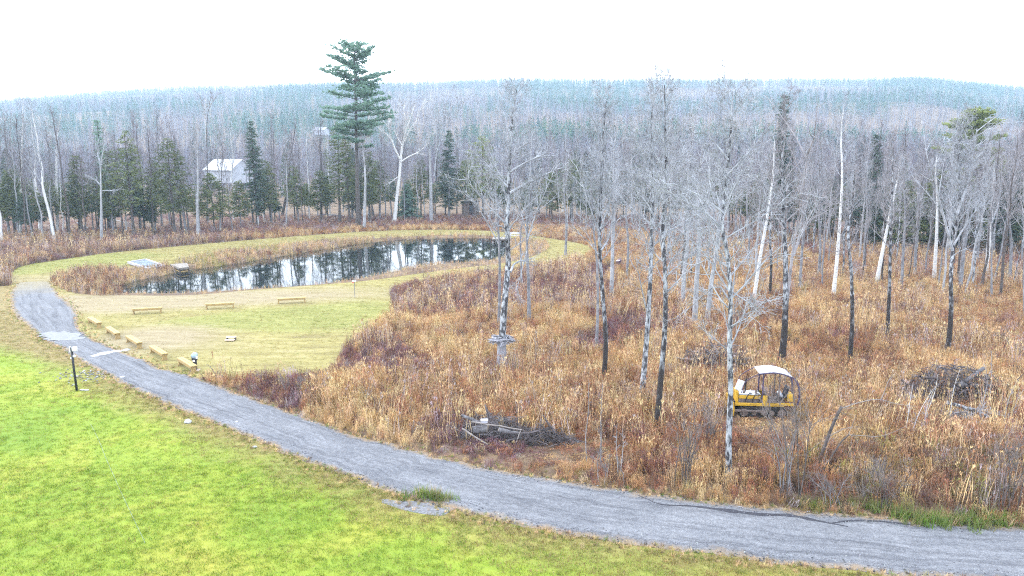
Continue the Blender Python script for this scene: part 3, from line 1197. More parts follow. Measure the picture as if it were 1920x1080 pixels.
def build_grass():
    # short lawn blades near the camera
    parts = [wedge(int(wedge_area(a, b) * d), a, b, 3) for a, b, d in ((20.5, 30, 55), (30, 42, 30), (42, 62, 14))]
    P = np.concatenate(parts)
    lawn = inpoly(P, lawn_poly) & ~inpoly(P, road_poly)
    P = P[lawn & ~inpoly(P, sp_poly)]
    n = len(P)
    d = road_dist(P)
    nz = n2(P, .16, 1.0)
    cols = pick(n, [((.13, .215, .026), 5), ((.185, .26, .032), 4), ((.25, .265, .045), 2.4), ((.31, .27, .09), .6)])
    a = pick(n, [((.32, .26, .11), 4), ((.24, .22, .06), 3), ((.22, .145, .07), 2), ((.13, .17, .03), 2)])
    k = np.clip(1.0 - (d + (nz - .5) * 3.5) / 2.9, 0.03, 1)
    sel = NR.random(n) < k
    cols[sel] = a[sel]
    sc = NR.uniform(.7, 1.3, n) * np.where(sel, 1.25, 1.0)
    scatter('lawn_grass', P, np.full(n, .004), sc, cols, tuft_src, 5, 'short green grass blades of the near lawn', 'grass')
    # mown path and clearing
    x0, y0 = clear_poly.min(0)
    x1, y1 = clear_poly.max(0)
    n = 60000
    P = np.stack([NR.uniform(x0, x1, n), NR.uniform(y0, y1, n)], 1)
    ok = inpoly(P, clear_poly) & ~inpoly(P, bank_poly) & ~inpoly(P, road_poly)
    P = P[ok]
    n = len(P)
    g = green_f(P) + (n2(P, .11, 0) - .5) * 1.3
    cols = pick(n, [((.29, .25, .09), 4), ((.37, .31, .13), 3), ((.23, .175, .08), 2)])
    a = pick(n, [((.14, .18, .035), 4), ((.22, .25, .06), 3), ((.30, .27, .10), 2)])
    sel = NR.random(n) < np.clip((g - .25) * .9, .04, .75)
    cols[sel] = a[sel]
    drt = dirt_f(P)
    keep = NR.random(n) > np.clip(drt, 0, .85)
    scatter('clearing_grass', P[keep], gz_np(P[keep]), NR.uniform(.7, 1.5, n)[keep], cols[keep], tuft_src, 5, 'short dry grass of the mown path and clearing', 'grass')
    # ragged long tufts along the road edges and meadow fringe
    rows = []
    for line, amp in ((RR, 1), (RL, -1)):
        m = len(line)
        ix = NR.randint(0, m - 1, 2600)
        p = line[ix] + NR.normal(0, .35, (2600, 2))
        rows.append(p)
    P = np.concatenate(rows)
    inside = inpoly(P, road_poly)
    d = np.minimum(dist_line(P, RL), dist_line(P, RR))
    ok = ~inside | (d < .22)
    ok &= P[:, 1] > 20
    P = P[ok]
    n = len(P)
    cols = pick(n, [(TAN, 3), (STRAW, 2), (OLIVE, 2.0), (GREEN, 1.6), (BROWN, 1.5)])
    scatter('road_edge_grass', P, np.full(n, .005), NR.uniform(.18, .5, n), cols, longtuft_src, 5, 'ragged dry grass fringe along both gravel road edges', 'grass')
    # bright green tufts at the near right
    c0 = [(1720, 975), (1760, 972), (1800, 984), (1830, 985), (1850, 975), (1650, 955), (1520, 948), (1600, 950), (820, 938), (790, 930), (1750, 985), (1690, 968), (1880, 982)]
    P, cc = [], []
    for px, py in c0:
        g = G(px, py)
        for k in range(15):
            P.append((g.x + rng.gauss(0, .42), g.y + rng.gauss(0, .22)))
    P = np.array(P)
    n = len(P)
    scatter('green_tufts', P, np.full(n, .01), NR.uniform(.7, 1.5, n), pick(n, [(GREEN, 3), ((.15, .19, .06), 3), ((.22, .20, .08), 3), (TAN, 1)]), longtuft_src, 5,
            'fresh green grass tufts at the near road edge', 'grass')
    # loose stones of the road
    r = random.Random(3)
    stones = []
    for i in range(4):
        mb = MB()
        bm = bmesh.new()
        bmesh.ops.create_icosphere(bm, subdivisions=1, radius=.022)
        for v in bm.verts:
            v.co *= r.uniform(.7, 1.3)
            v.co.z *= .6
        mb.v = [tuple(v.co) for v in bm.verts]
        mb.f = [tuple(v.index for v in f.verts) for f in bm.faces]
        mb.m = [0] * len(mb.f)
        bm.free()
        stones.append(mb.mesh('stone', M['inst']))
    ssrc = source_col('stone_source', stones)
    P = np.concatenate([wedge(int(wedge_area(a, b) * d), a, b, 3) for a, b, d in ((20.5, 30, 45), (30, 42, 25), (42, 60, 8))])
    P = P[inpoly(P, road_poly)]
    n = len(P)
    cols = pick(n, [((.17, .173, .19), 5), ((.25, .25, .265), 3), ((.10, .10, .11), 2.5), ((.28, .28, .28), .4)])
    z = np.array([road_z_fast(p) for p in P])
    scatter('road_gravel', P, z, NR.uniform(.4, 1.5, n) ** 1.3, cols, ssrc, 4, 'loose grey stones of the gravel road', 'gravel')
    # cobbles by the road near the lamp post
    c = G(185, 700)
    P = np.stack([NR.normal(c.x, 1.1, 260), NR.normal(c.y, .9, 260)], 1)
    P = P[~inpoly(P, road_poly)]
    n = len(P)
    cols = pick(n, [((.24, .24, .25), 4), ((.42, .42, .42), 2), ((.13, .12, .12), 3)])
    scatter('verge_cobbles', P, np.full(n, .02), NR.uniform(1.2, 3.6, n), cols, ssrc, 4, 'grey cobbles strewn on the road verge behind the tall post', 'stones')


def road_z_fast(p):
    return .035


build_grass()

# ------------------------------------------------------------------ TREES
def rand_perp(d, r):
    a = Vector((r.gauss(0, 1), r.gauss(0, 1), r.gauss(0, 1)))
    a = a - d * a.dot(d)
    return a.normalized() if a.length > 1e-6 else Vector((1, 0, 0))


def grow(mb, p, d, L, r0, dep, maxd, r, up=.10, wander=.16, kids=(5, 4, 3), sides=(5, 4, 3, 3), segs=(5, 3, 2, 2), mi=0, spread=(.5, .95), minr=.006):
    n = segs[min(dep, len(segs) - 1)]
    pts, rads = [p.copy()], [r0]
    for i in range(n):
        d = (d + Vector((r.gauss(0, wander), r.gauss(0, wander), r.gauss(0, wander) + up))).normalized()
        pts.append(pts[-1] + d * (L / n))
        rads.append(max(minr, r0 * (1 - .72 * (i + 1) / n)))
    mb.tube(pts, rads, sides[min(dep, len(sides) - 1)], mi=mi)
    if dep >= maxd:
        return
    nk = kids[min(dep, len(kids) - 1)]
    nk = max(1, int(nk * r.uniform(.75, 1.3) + .5))
    for k in range(nk):
        t = (k + r.uniform(.2, 1.0)) / nk * .85 + .15
        q = t * n
        i = min(int(q), n - 1)
        pos = pts[i].lerp(pts[i + 1], q - i)
        dd = (pts[i + 1] - pts[i]).normalized()
        ang = r.uniform(*spread)
        d2 = (dd * math.cos(ang) + rand_perp(dd, r) * math.sin(ang)).normalized()
        grow(mb, pos, d2, L * r.uniform(.38, .68) * (1.15 - .5 * t), max(minr, rads[i] * .55), dep + 1, maxd, r, up, wander, kids, sides, segs, mi, spread, minr)


def along(pts, t):
    """point and direction at fraction t of a polyline"""
    ls = [(pts[i + 1] - pts[i]).length for i in range(len(pts) - 1)]
    s = t * sum(ls)
    for i, l in enumerate(ls):
        if s <= l or i == len(ls) - 1:
            return pts[i].lerp(pts[i + 1], min(1, s / max(l, 1e-6))), (pts[i + 1] - pts[i]).normalized()
        s -= l


def smooth_path(pts, step=.7):
    c = catmull([tuple(p) for p in pts], step)
    return [Vector(p) for p in c]


def bare_meshes(seed, H, r0, first=.35, nb=24, maxd=3, kids=(5, 4, 3), up=.1, crown_w=.28, path=None, extra=(), segs=(5, 3, 2, 2), fork=None, droop=0, minr=.007,
                sides=8, tipr=.03, ang=(.6, 1.1)):
    """trunk and crown of one leafless tree, in its own coordinates"""
    r = random.Random(seed)
    tb, cb = MB(), MB()
    if path is None:
        pts = [Vector((0, 0, -.15))]
        lx, ly = r.gauss(0, .02), r.gauss(0, .02)
        n = 9
        for i in range(1, n + 1):
            t = i / n
            pts.append(Vector((lx * H * t + r.gauss(0, .006 * H) * (t > .2), ly * H * t + r.gauss(0, .006 * H) * (t > .2), H * t)))
    else:
        pts = path
    sp = smooth_path(pts, max(.5, H / 22))
    m = len(sp)
    rads = []
    for i in range(m):
        t = i / (m - 1)
        rr = r0 * (1 - t) ** .8 + tipr * t
        rr *= 1 + .35 * math.exp(-t * 28)
        rads.append(max(.012, rr * r.uniform(.96, 1.04)))
    tb.tube(sp, rads, sides)
    trunks = [(sp, rads)]
    for ex in extra:                        # named limbs: (path, start radius)
        ep = smooth_path(ex[0], .5)
        k = len(ep)
        er = [max(.012, ex[1] * (1 - .8 * i / (k - 1))) for i in range(k)]
        (tb if len(ex) > 2 and ex[2] else cb).tube(ep, er, 6)
        for j in range(ex[3] if len(ex) > 3 else 6):
            t = r.uniform(.35, 1.0)
            pos, dd = along(ep, t)
            a = r.uniform(.4, .9)
            d2 = (dd * math.cos(a) + rand_perp(dd, r) * math.sin(a)).normalized()
            L = (ep[-1] - ep[0]).length
            grow(cb, pos, d2, L * r.uniform(.25, .5), ex[1] * .4, 1, maxd, r, up, .16, kids, segs=segs, minr=minr)
    for k in range(nb):
        t = first + (1 - first) * ((k + r.random()) / nb) ** .85
        t = min(t, .985)
        pos, dd = along(sp, t)
        rel = (t - first) / (1 - first)
        a = r.uniform(*ang) * (1 - .45 * rel)
        az = k * 2.399 + r.uniform(-.5, .5)
        out = Vector((math.cos(az), math.sin(az), 0))
        d2 = (Vector((0, 0, 1)) * math.cos(a) + out * math.sin(a)).normalized()
        L = H * crown_w * (1.05 - .72 * rel) * r.uniform(.6, 1.2) * (.55 + .45 * min(1, rel * 5 + .3))
        i = min(int(t * (m - 1)), m - 1)
        grow(cb, pos, d2, L, min(rads[i] * .42, L * .011 + .006), 0, maxd, r, up - droop * (1 - rel), .15, kids, segs=segs, minr=minr)
    return tb, cb


def place(name, label, cat, group, loc, trunk_me, crown_me, rz=0, s=1.0, parts=('trunk', 'crown')):
    root = thing(name, label, cat, loc, rz, group, s)
    for nm, me in zip(parts, (trunk_me, crown_me)):
        if me is None:
            continue
        o = bpy.data.objects.new(nm, me)
        COL.objects.link(o)
        o.parent = root
    return root


def px_path(pxs, Y):
    """trunk drawn through photo points, standing upright at the distance Y of its foot"""
    b = G(*pxs[0])
    out = []
    r = random.Random(int(pxs[0][0] * 13 + pxs[0][1]))
    for i, (x, y) in enumerate(pxs):
        p = AT(x, y, b.y)
        dy = 0 if i == 0 else r.gauss(0, .12) * min(i, 3)
        p = AT(x, y, b.y + dy)
        out.append(p - b)
    out[0].z = -.15
    return b, out


def field_tree(label, pxs, width, bark, twig, limb_trunk=False, *, group='bare trees standing in the brown meadow', seed=1, cat='tree', name='bare_tree', first=.38, nb=26, cw=.22, maxd=3, kids=(6, 5, 3),
               limbs=(), up=.1, droop=0, tip=.02, minr=.0055, ang=(.6, 1.1)):
    b, path = px_path(pxs, None)
    H = path[-1].z
    r0 = pxw(pxs[0][0], pxs[0][1], width) / 2
    ex = []
    for lp, w in limbs:
        pts = []
        rr = random.Random(seed + len(ex))
        off = rr.uniform(-.5, .5)
        for i, (x, y) in enumerate(lp):
            pts.append(AT(x, y, b.y + off * i) - b)
        ex.append((pts, pxw(pxs[0][0], pxs[0][1], w) / 2, limb_trunk, 7))
    tb, cb = bare_meshes(seed, H, r0, first, nb, maxd, kids, up, cw, path, ex, droop=droop, tipr=tip, minr=minr, ang=ang)
    root = place(name, label, cat, group, b, tb.mesh('trunk', M[bark], True), cb.mesh('crown', M[twig]))
    return root


field_tree('tall lichen grey bare tree rising through the grey stick platform',
           [(940, 690), (941, 640), (947, 560), (953, 490), (951, 430), (954, 350), (957, 270), (962, 210), (969, 168)], 14, 'lichen', 'twig_pale', seed=11, first=.42, nb=26, cw=.2,
           limbs=[([(957, 362), (980, 348), (1005, 335), (1045, 317)], 6), ([(957, 322), (985, 305), (1022, 288)], 5), ([(951, 350), (925, 322), (900, 295), (880, 280)], 5),
                  ([(950, 430), (940, 424), (929, 423)], 4), ([(957, 510), (963, 496), (972, 490), (985, 487)], 5), ([(948, 420), (915, 385), (885, 350), (868, 330)], 4),
                  ([(960, 290), (975, 276), (1000, 262), (1015, 258)], 3)])
field_tree('thin dark bare tree just left of the trunk through the platform', [(935, 612), (937, 520), (935, 440), (930, 360), (915, 320)], 6, 'grey', 'twig_pale', seed=12, first=.5, nb=12, cw=.2,
           limbs=[([(936, 460), (915, 420), (890, 380), (870, 355)], 3), ([(935, 440), (905, 390), (878, 372)], 2.5)])
field_tree('slim bare tree with an upswept fan of branches right of the platform tree', [(992, 605), (991, 530), (988, 460), (990, 400), (1000, 340), (1008, 290)], 7, 'grey', 'twig_pale', seed=13, first=.45, nb=16, cw=.24,
           limbs=[([(988, 470), (975, 520), (968, 545)], 3), ([(989, 450), (1003, 405), (1022, 360), (1035, 330)], 3.5), ([(988, 440), (975, 390), (965, 350)], 3)], ang=(.35, .7))
field_tree('thin sapling between the platform tree and the fan branched tree', [(978, 542), (977, 490), (976, 440), (982, 400)], 4, 'grey', 'twig_mid', seed=14, first=.4, nb=9, cw=.2)
field_tree('white speckled tree with dark foot and broom of upright branches', [(1131, 718), (1136, 640), (1129, 540), (1124, 450), (1127, 350), (1131, 250), (1137, 190)], 9.5, 'lichen_dark', 'twig_pale', seed=15, first=.42, nb=30, cw=.22,
           limbs=[([(1127, 470), (1140, 450), (1148, 410), (1150, 380)], 4), ([(1125, 440), (1100, 370), (1085, 320)], 4), ([(1126, 430), (1150, 360), (1170, 300)], 4)], ang=(.35, .75))
field_tree('thin pale tree close left of the broom branched tree', [(1118, 655), (1121, 570), (1119, 490), (1112, 420), (1108, 340), (1112, 280)], 6, 'grey', 'twig_pale', seed=16, first=.45, nb=14, cw=.18)
field_tree('smooth pale grey trunk close right of the broom branched tree', [(1146, 562), (1148, 500), (1149, 440), (1151, 370), (1150, 300), (1156, 240)], 8, 'pale', 'twig_pale', seed=17, first=.4, nb=16, cw=.2)
field_tree('pale trunked tree standing over the olive patch of weeds', [(1203, 748), (1212, 640), (1219, 530), (1222, 430), (1224, 330), (1221, 250), (1226, 168)], 11.5, 'lichen', 'twig_pale', seed=18, first=.42, nb=30, cw=.2,
           limbs=[([(1212, 580), (1203, 540), (1196, 505), (1193, 490)], 3.5), ([(1222, 400), (1200, 360), (1180, 330)], 4), ([(1222, 380), (1250, 340), (1290, 310)], 4), ([(1222, 310), (1190, 260), (1172, 240)], 3)])
field_tree('black footed tree nearest the road in the middle of the meadow', [(1230, 814), (1239, 710), (1247, 610), (1247, 510), (1243, 430), (1249, 330), (1247, 230), (1246, 160)], 11.5, 'lichen_dark', 'twig_pale', seed=19, first=.40, nb=32, cw=.2,
           limbs=[([(1247, 520), (1280, 490), (1310, 470), (1330, 462)], 3.5), ([(1244, 490), (1236, 440), (1222, 415)], 4), ([(1244, 420), (1285, 360), (1320, 335)], 4), ([(1247, 350), (1215, 290), (1190, 262)], 3)])
field_tree('tall slim tree with the brush heap and yellow machine behind it', [(1367, 900), (1366, 830), (1370, 740), (1368, 640), (1370, 560), (1364, 480), (1354, 425), (1362, 340), (1370, 250), (1374, 172)], 12, 'lichen', 'twig_pale', seed=20, first=.36, nb=36, cw=.24,
           limbs=[([(1369, 565), (1352, 538), (1335, 540), (1312, 560), (1285, 585)], 3.5), ([(1369, 545), (1400, 565), (1420, 578)], 3), ([(1364, 500), (1335, 480), (1300, 500), (1275, 520)], 3.5),
                  ([(1356, 430), (1320, 395), (1280, 375), (1240, 350)], 4.5), ([(1358, 400), (1310, 365), (1265, 345), (1235, 345)], 4), ([(1362, 330), (1400, 290), (1425, 260)], 4), ([(1366, 300), (1330, 255), (1300, 235)], 3.5),
                  ([(1369, 660), (1345, 640), (1320, 620)], 2.5), ([(1368, 620), (1395, 590), (1412, 582)], 2.5)], up=.07)
field_tree('dark twin stemmed tree growing behind the yellow machine', [(1463, 690), (1470, 635), (1473, 560), (1473, 490), (1470, 420), (1467, 330), (1466, 240), (1470, 190)], 13, 'lichen_dark', 'twig_mid', seed=21, first=.45, nb=22, cw=.2,
           limbs=[([(1473, 590), (1483, 500), (1493, 430), (1505, 370), (1510, 320), (1516, 280)], 7), ([(1487, 480), (1505, 430), (1530, 385), (1545, 365)], 6), ([(1470, 430), (1445, 390), (1430, 370)], 4)])
field_tree('bright white birch leaning right above the yellow machine', [(1413, 564), (1424, 490), (1438, 410), (1449, 330), (1452, 260)], 8, 'birch', 'twig_pale', seed=22, first=.6, nb=10, cw=.13, name='birch_tree', cat='birch', group='white birches in the meadow')
field_tree('bright white birch standing left of the dark crooked trunk', [(1562, 558), (1569, 490), (1575, 410), (1579, 330), (1577, 250), (1583, 195)], 8, 'birch', 'twig_pale', seed=23, first=.55, nb=14, cw=.16, name='birch_tree', cat='birch', group='white birches in the meadow')
field_tree('dark crooked trunk between two white birches', [(1593, 682), (1598, 600), (1596, 510), (1590, 435), (1598, 380), (1603, 320)], 9, 'lichen_dark', 'twig_mid', seed=24, first=.45, nb=18, cw=.2)
field_tree('short white birch leaning strongly right', [(1643, 533), (1653, 480), (1664, 425), (1671, 390), (1682, 340), (1690, 290)], 8, 'birch', 'twig_pale', seed=25, first=.5, nb=13, cw=.18, name='birch_tree', cat='birch', group='white birches in the meadow')
field_tree('thin half pale half dark tree right of the strongly leaning birch', [(1663, 637), (1667, 560), (1669, 480), (1671, 400), (1674, 320), (1672, 270)], 8, 'lichen_dark', 'twig_mid', seed=26, first=.42, nb=18, cw=.2)
field_tree('clean white birch with a forked top against the dark evergreens', [(1751, 528), (1756, 440), (1757, 370), (1754, 320), (1757, 290)], 7.5, 'birch', 'twig_pale', seed=27, first=.7, nb=7, cw=.12, name='birch_tree', cat='birch', group='white birches in the meadow')
field_tree('big pale tree with a wide fan crown near the right brush heap', [(1776, 670), (1783, 590), (1783, 510), (1790, 440), (1800, 370), (1797, 300), (1802, 240)], 10, 'lichen_dark', 'twig_pale', seed=28, first=.45, nb=28, cw=.26,
           limbs=[([(1786, 470), (1765, 390), (1745, 320), (1735, 285)], 5.5), ([(1795, 400), (1815, 340), (1825, 280), (1832, 240)], 5.5), ([(1788, 460), (1812, 420), (1840, 380)], 4)], ang=(.35, .75))
field_tree('white birch farthest right with a branch rising on its right', [(1848, 516), (1855, 450), (1860, 390), (1863, 340), (1866, 300)], 7.5, 'birch', 'twig_pale', seed=29, first=.55, nb=10, cw=.15, name='birch_tree', cat='birch', group='white birches in the meadow',
           limbs=[([(1858, 420), (1870, 390), (1876, 360)], 4)])
for i, (pxs, w, lab) in enumerate([
        ([(1280, 572), (1283, 510), (1290, 440), (1288, 360), (1296, 280)], 9, 'left one of three pale grey trunks left of the slim roadside tree'),
        ([(1302, 612), (1306, 530), (1311, 450), (1309, 360), (1318, 270)], 11, 'thickest of three pale grey trunks left of the slim roadside tree'),
        ([(1325, 606), (1334, 530), (1345, 455), (1350, 370), (1345, 290)], 10, 'leaning one of three pale grey trunks left of the slim roadside tree'),
        ([(1500, 545), (1503, 480), (1508, 420), (1506, 340), (1512, 270)], 6, 'thin grey tree just right of the dark twin stemmed tree'),
        ([(1535, 520), (1538, 460), (1536, 400), (1541, 320), (1538, 250)], 6, 'thin grey tree just left of the white birch beside the crooked trunk'),
        ([(1443, 560), (1446, 500), (1444, 440), (1450, 360), (1449, 280)], 6, 'thin dark trunk standing between the leaning birch and the twin stemmed tree'),
        ([(1690, 545), (1693, 480), (1697, 410), (1695, 330), (1700, 260)], 6, 'thin grey tree between the thin two toned tree and the forked white birch'),
        ([(1715, 520), (1718, 450), (1722, 390), (1720, 320), (1727, 250)], 6, 'thin pale tree left of the forked white birch'),
        ([(1800, 545), (1806, 480), (1812, 420), (1820, 360), (1818, 290)], 8, 'pale grey tree directly right of the fan crowned tree'),
        ([(1893, 530), (1896, 460), (1892, 400), (1900, 330), (1898, 270)], 6, 'thin pale tree right of the farthest right birch'),
        ([(1175, 520), (1178, 460), (1174, 400), (1180, 330), (1177, 270)], 5, 'thin grey tree between the pale trunked tree and the smooth grey trunk'),
        ([(1250, 500), (1255, 440), (1258, 380), (1262, 310), (1260, 250)], 5, 'thin distant tree left of the three pale grey trunks'),
        ([(1402, 500), (1405, 440), (1400, 380), (1408, 300), (1410, 240)], 5, 'thin grey tree behind the crown of the slim roadside tree'),
        ([(1060, 478), (1062, 420), (1058, 360), (1064, 290)], 5, 'thin grey tree beyond the right end of the mown path'),
        ([(1620, 510), (1622, 450), (1626, 390), (1622, 320), (1630, 250)], 6, 'thin pale tree left of the strongly leaning birch'),
        ([(1925, 600), (1922, 520), (1926, 430), (1920, 340), (1928, 260)], 9, 'pale trunk at the very right edge of the meadow')]):
    field_tree(lab, pxs, w, 'pale' if i < 3 else ('lichen_dark' if i in (5,) else 'grey'), 'twig_pale' if i < 3 else 'twig_mid', seed=40 + i, first=.4, nb=18, cw=.2)

# ---- the big white birch and other hand-placed trees behind the pond
field_tree('big white birch forking wide beside the tall pine',
           [(739, 418), (744, 370), (750, 320), (752, 292), (757, 262), (763, 240), (772, 215), (778, 195)], 7.5, 'birch', 'twig_birch', True, seed=60, first=.60, nb=16, cw=.12, maxd=3, name='birch_tree', cat='birch', group=None,
           limbs=[([(750, 298), (741, 280), (733, 258), (728, 235), (730, 215), (728, 193)], 4), ([(754, 272), (745, 258), (738, 240)], 2.6), ([(752, 303), (768, 293), (785, 285), (800, 272), (805, 268)], 3),
                  ([(758, 265), (770, 240), (782, 225), (792, 195)], 3.2), ([(759, 255), (761, 230), (757, 205), (752, 190)], 2.6), ([(737, 265), (722, 250), (708, 230)], 2.2), ([(765, 245), (780, 243), (790, 232)], 1.8),
                  ([(748, 330), (735, 340), (727, 346)], 1.8)], tip=.03)
field_tree('pair of tall white limbed trees right of the big white birch', [(808, 414), (808, 360), (806, 300), (805, 265), (802, 235), (800, 205)], 7, 'pale', 'twig_pale', seed=61, first=.5, nb=10, cw=.14, group=None,
           limbs=[([(814, 330), (818, 290), (828, 250), (836, 215), (840, 185)], 3.4), ([(818, 280), (820, 240), (824, 205)], 2.6), ([(822, 275), (840, 240), (855, 215), (862, 192)], 2.6)])
field_tree('pale trunk with a Y fork in front of the left cedars', [(190, 457), (190, 400), (189, 350), (189, 310), (193, 285), (198, 262)], 5.5, 'pale', 'twig_pale', seed=62, first=.6, nb=9, cw=.14, group=None,
           limbs=[([(189, 310), (184, 292), (181, 275)], 4), ([(190, 350), (180, 338), (168, 332)], 3), ([(191, 358), (205, 357), (218, 358)], 2.5)])
field_tree('white barked tree tall above the far left wood', [(38, 442), (39, 380), (40, 310), (42, 250), (43, 205), (44, 172)], 5.5, 'birch', 'twig_pale', seed=63, first=.6, nb=13, cw=.12, group=None)
field_tree('white barked tree with dark foot left of the first cedar', [(108, 440), (107, 380), (106, 320), (106, 270), (110, 240), (116, 205)], 6, 'birch', 'twig_pale', seed=64, first=.55, nb=12, cw=.13, group=None)
field_tree('pale straight trunk standing in front of the white roofed house', [(371, 447), (370, 390), (371, 330), (370, 280), (374, 235)], 5.5, 'pale', 'twig_mid', seed=65, first=.55, nb=10, cw=.14, group=None)
field_tree('dark crooked tree leaning across the white roof', [(428, 332), (425, 322), (428, 300), (434, 275), (446, 255), (455, 238)], 4, 'dark', 'twig_dark', seed=66, first=.5, nb=8, cw=.2, group=None)
field_tree('pale short boled tree in front of the tall pine', [(683, 430), (684, 385), (685, 340), (683, 300), (680, 275), (684, 250)], 6.5, 'pale', 'twig_mid', seed=67, first=.5, nb=10, cw=.18, group=None)
field_tree('dark leaning forked trunk left of the tall pine', [(529, 404), (536, 370), (541, 335), (543, 300), (550, 262), (556, 225)], 5.5, 'dark', 'twig_dark', seed=68, first=.5, nb=8, cw=.16, group=None)
field_tree('dark antler shaped tree high above the house', [(388, 420), (389, 350), (388, 280), (388, 230), (392, 200), (397, 172)], 3.5, 'dark', 'twig_mid', seed=69, first=.75, nb=5, cw=.08, group=None,
           limbs=[([(389, 225), (382, 205), (375, 178)], 1.8), ([(391, 205), (402, 185), (412, 174)], 1.8)])


# ------------------------------------------------------------------ EVERGREENS
def spray(mb, p, d, L, w, r, n=4):
    """a flat spray of n leaf-sized faces along d"""
    side = d.cross(Vector((0, 0, 1)))
    if side.length < 1e-3:
        side = Vector((1, 0, 0))
    side.normalize()
    for k in range(n):
        t = (k + .5) / n
        s = 1 if k % 2 else -1
        q = p + d * (L * t) + Vector((r.gauss(0, .04), r.gauss(0, .04), r.gauss(0, .04)))
        e = q + (d * .5 + side * (s * r.uniform(.5, 1.1)) + Vector((0, 0, r.uniform(-.5, .25)))).normalized() * (w * r.uniform(.7, 1.3))
        c = (q + e) / 2
        u = Vector((r.gauss(0, 1), r.gauss(0, 1), r.gauss(0, 1))).normalized() * (w * .28)
        mb.face([q, c + u, e, c - u])


def conifer_meshes(seed, H, W, base, kind):
    r = random.Random(seed)
    tb, cb = MB(), MB()
    lx, ly = r.gauss(0, .012), r.gauss(0, .012)
    n = 10
    pts = [Vector((lx * H * i / n + r.gauss(0, .03), ly * H * i / n + r.gauss(0, .03), H * .97 * i / n - (.15 if i == 0 else 0))) for i in range(n + 1)]
    r0 = H * .0125 + .03
    tb.tube(pts, [r0 * (1 - .85 * i / n) * (1.25 if i == 0 else 1) for i in range(n + 1)], 7)

    def trunk(z):
        return Vector((lx * z, ly * z, z))
    z = base * H
    # dead lower twigs
    for k in range(14):
        zz = r.uniform(.08, base + .1) * H
        a = r.uniform(0, 6.283)
        d = Vector((math.cos(a), math.sin(a), r.uniform(-.3, .2)))
        tb.tube([trunk(zz), trunk(zz) + d * r.uniform(.4, 1.1)], [.018, .006], 3)
    if kind == 'cedar':
        lob = [r.uniform(.65, 1.15) for _ in range(7)]
        while z < H:
            t = (z - base * H) / (H - base * H)
            prof = W / 2 * (min(1, (t + .04) * 4.0) ** .6) * (1 - t) ** .62 * 1.15 + .12
            nb = 7
            for k in range(nb):
                a = r.uniform(0, 6.283)
                rr = prof * lob[int(a / 6.284 * 7)] * r.uniform(.75, 1.15)
                if r.random() < .10:
                    continue
                d = Vector((math.cos(a), math.sin(a), r.uniform(-.35, .35))).normalized()
                p = trunk(z)
                cb.tube([p, p + d * rr * .9], [.02, .008], 3, mi=1)
                m = max(2, int(rr / .24))
                for j in range(m):
                    q = p + d * (rr * (.3 + .7 * (j + r.random()) / m))
                    spray(cb, q, (d + Vector((r.gauss(0, .4), r.gauss(0, .4), r.uniform(-.6, .5)))).normalized(), .45, .30, r, 4)
            z += r.uniform(.20, .34) * H / 11
    elif kind == 'spruce':
        while z < H * .985:
            t = (z - base * H) / (H - base * H)
            prof = W / 2 * (1 - t) ** .9 * (min(1, t * 6 + .35)) + .08
            for k in range(7):
                a = r.uniform(0, 6.283)
                rr = prof * r.uniform(.55, 1.25)
                d = Vector((math.cos(a), math.sin(a), r.uniform(-.45, -.05) + .45 * t)).normalized()
                p = trunk(min(H * .98, z + r.uniform(-.3, .3)))
                cb.tube([p, p + d * rr], [.02, .006], 3, mi=1)
                m = max(2, int(rr / .17))
                for j in range(m):
                    q = p + d * (rr * (j + r.random()) / m)
                    spray(cb, q, (d + Vector((r.gauss(0, .3), r.gauss(0, .3), -.35))).normalized(), .45, .30, r, 5)
            z += r.uniform(.035, .05) * H * .55
        spray(cb, trunk(H * .96), Vector((0, 0, 1)), H * .05, .12, r, 5)
    return tb, cb


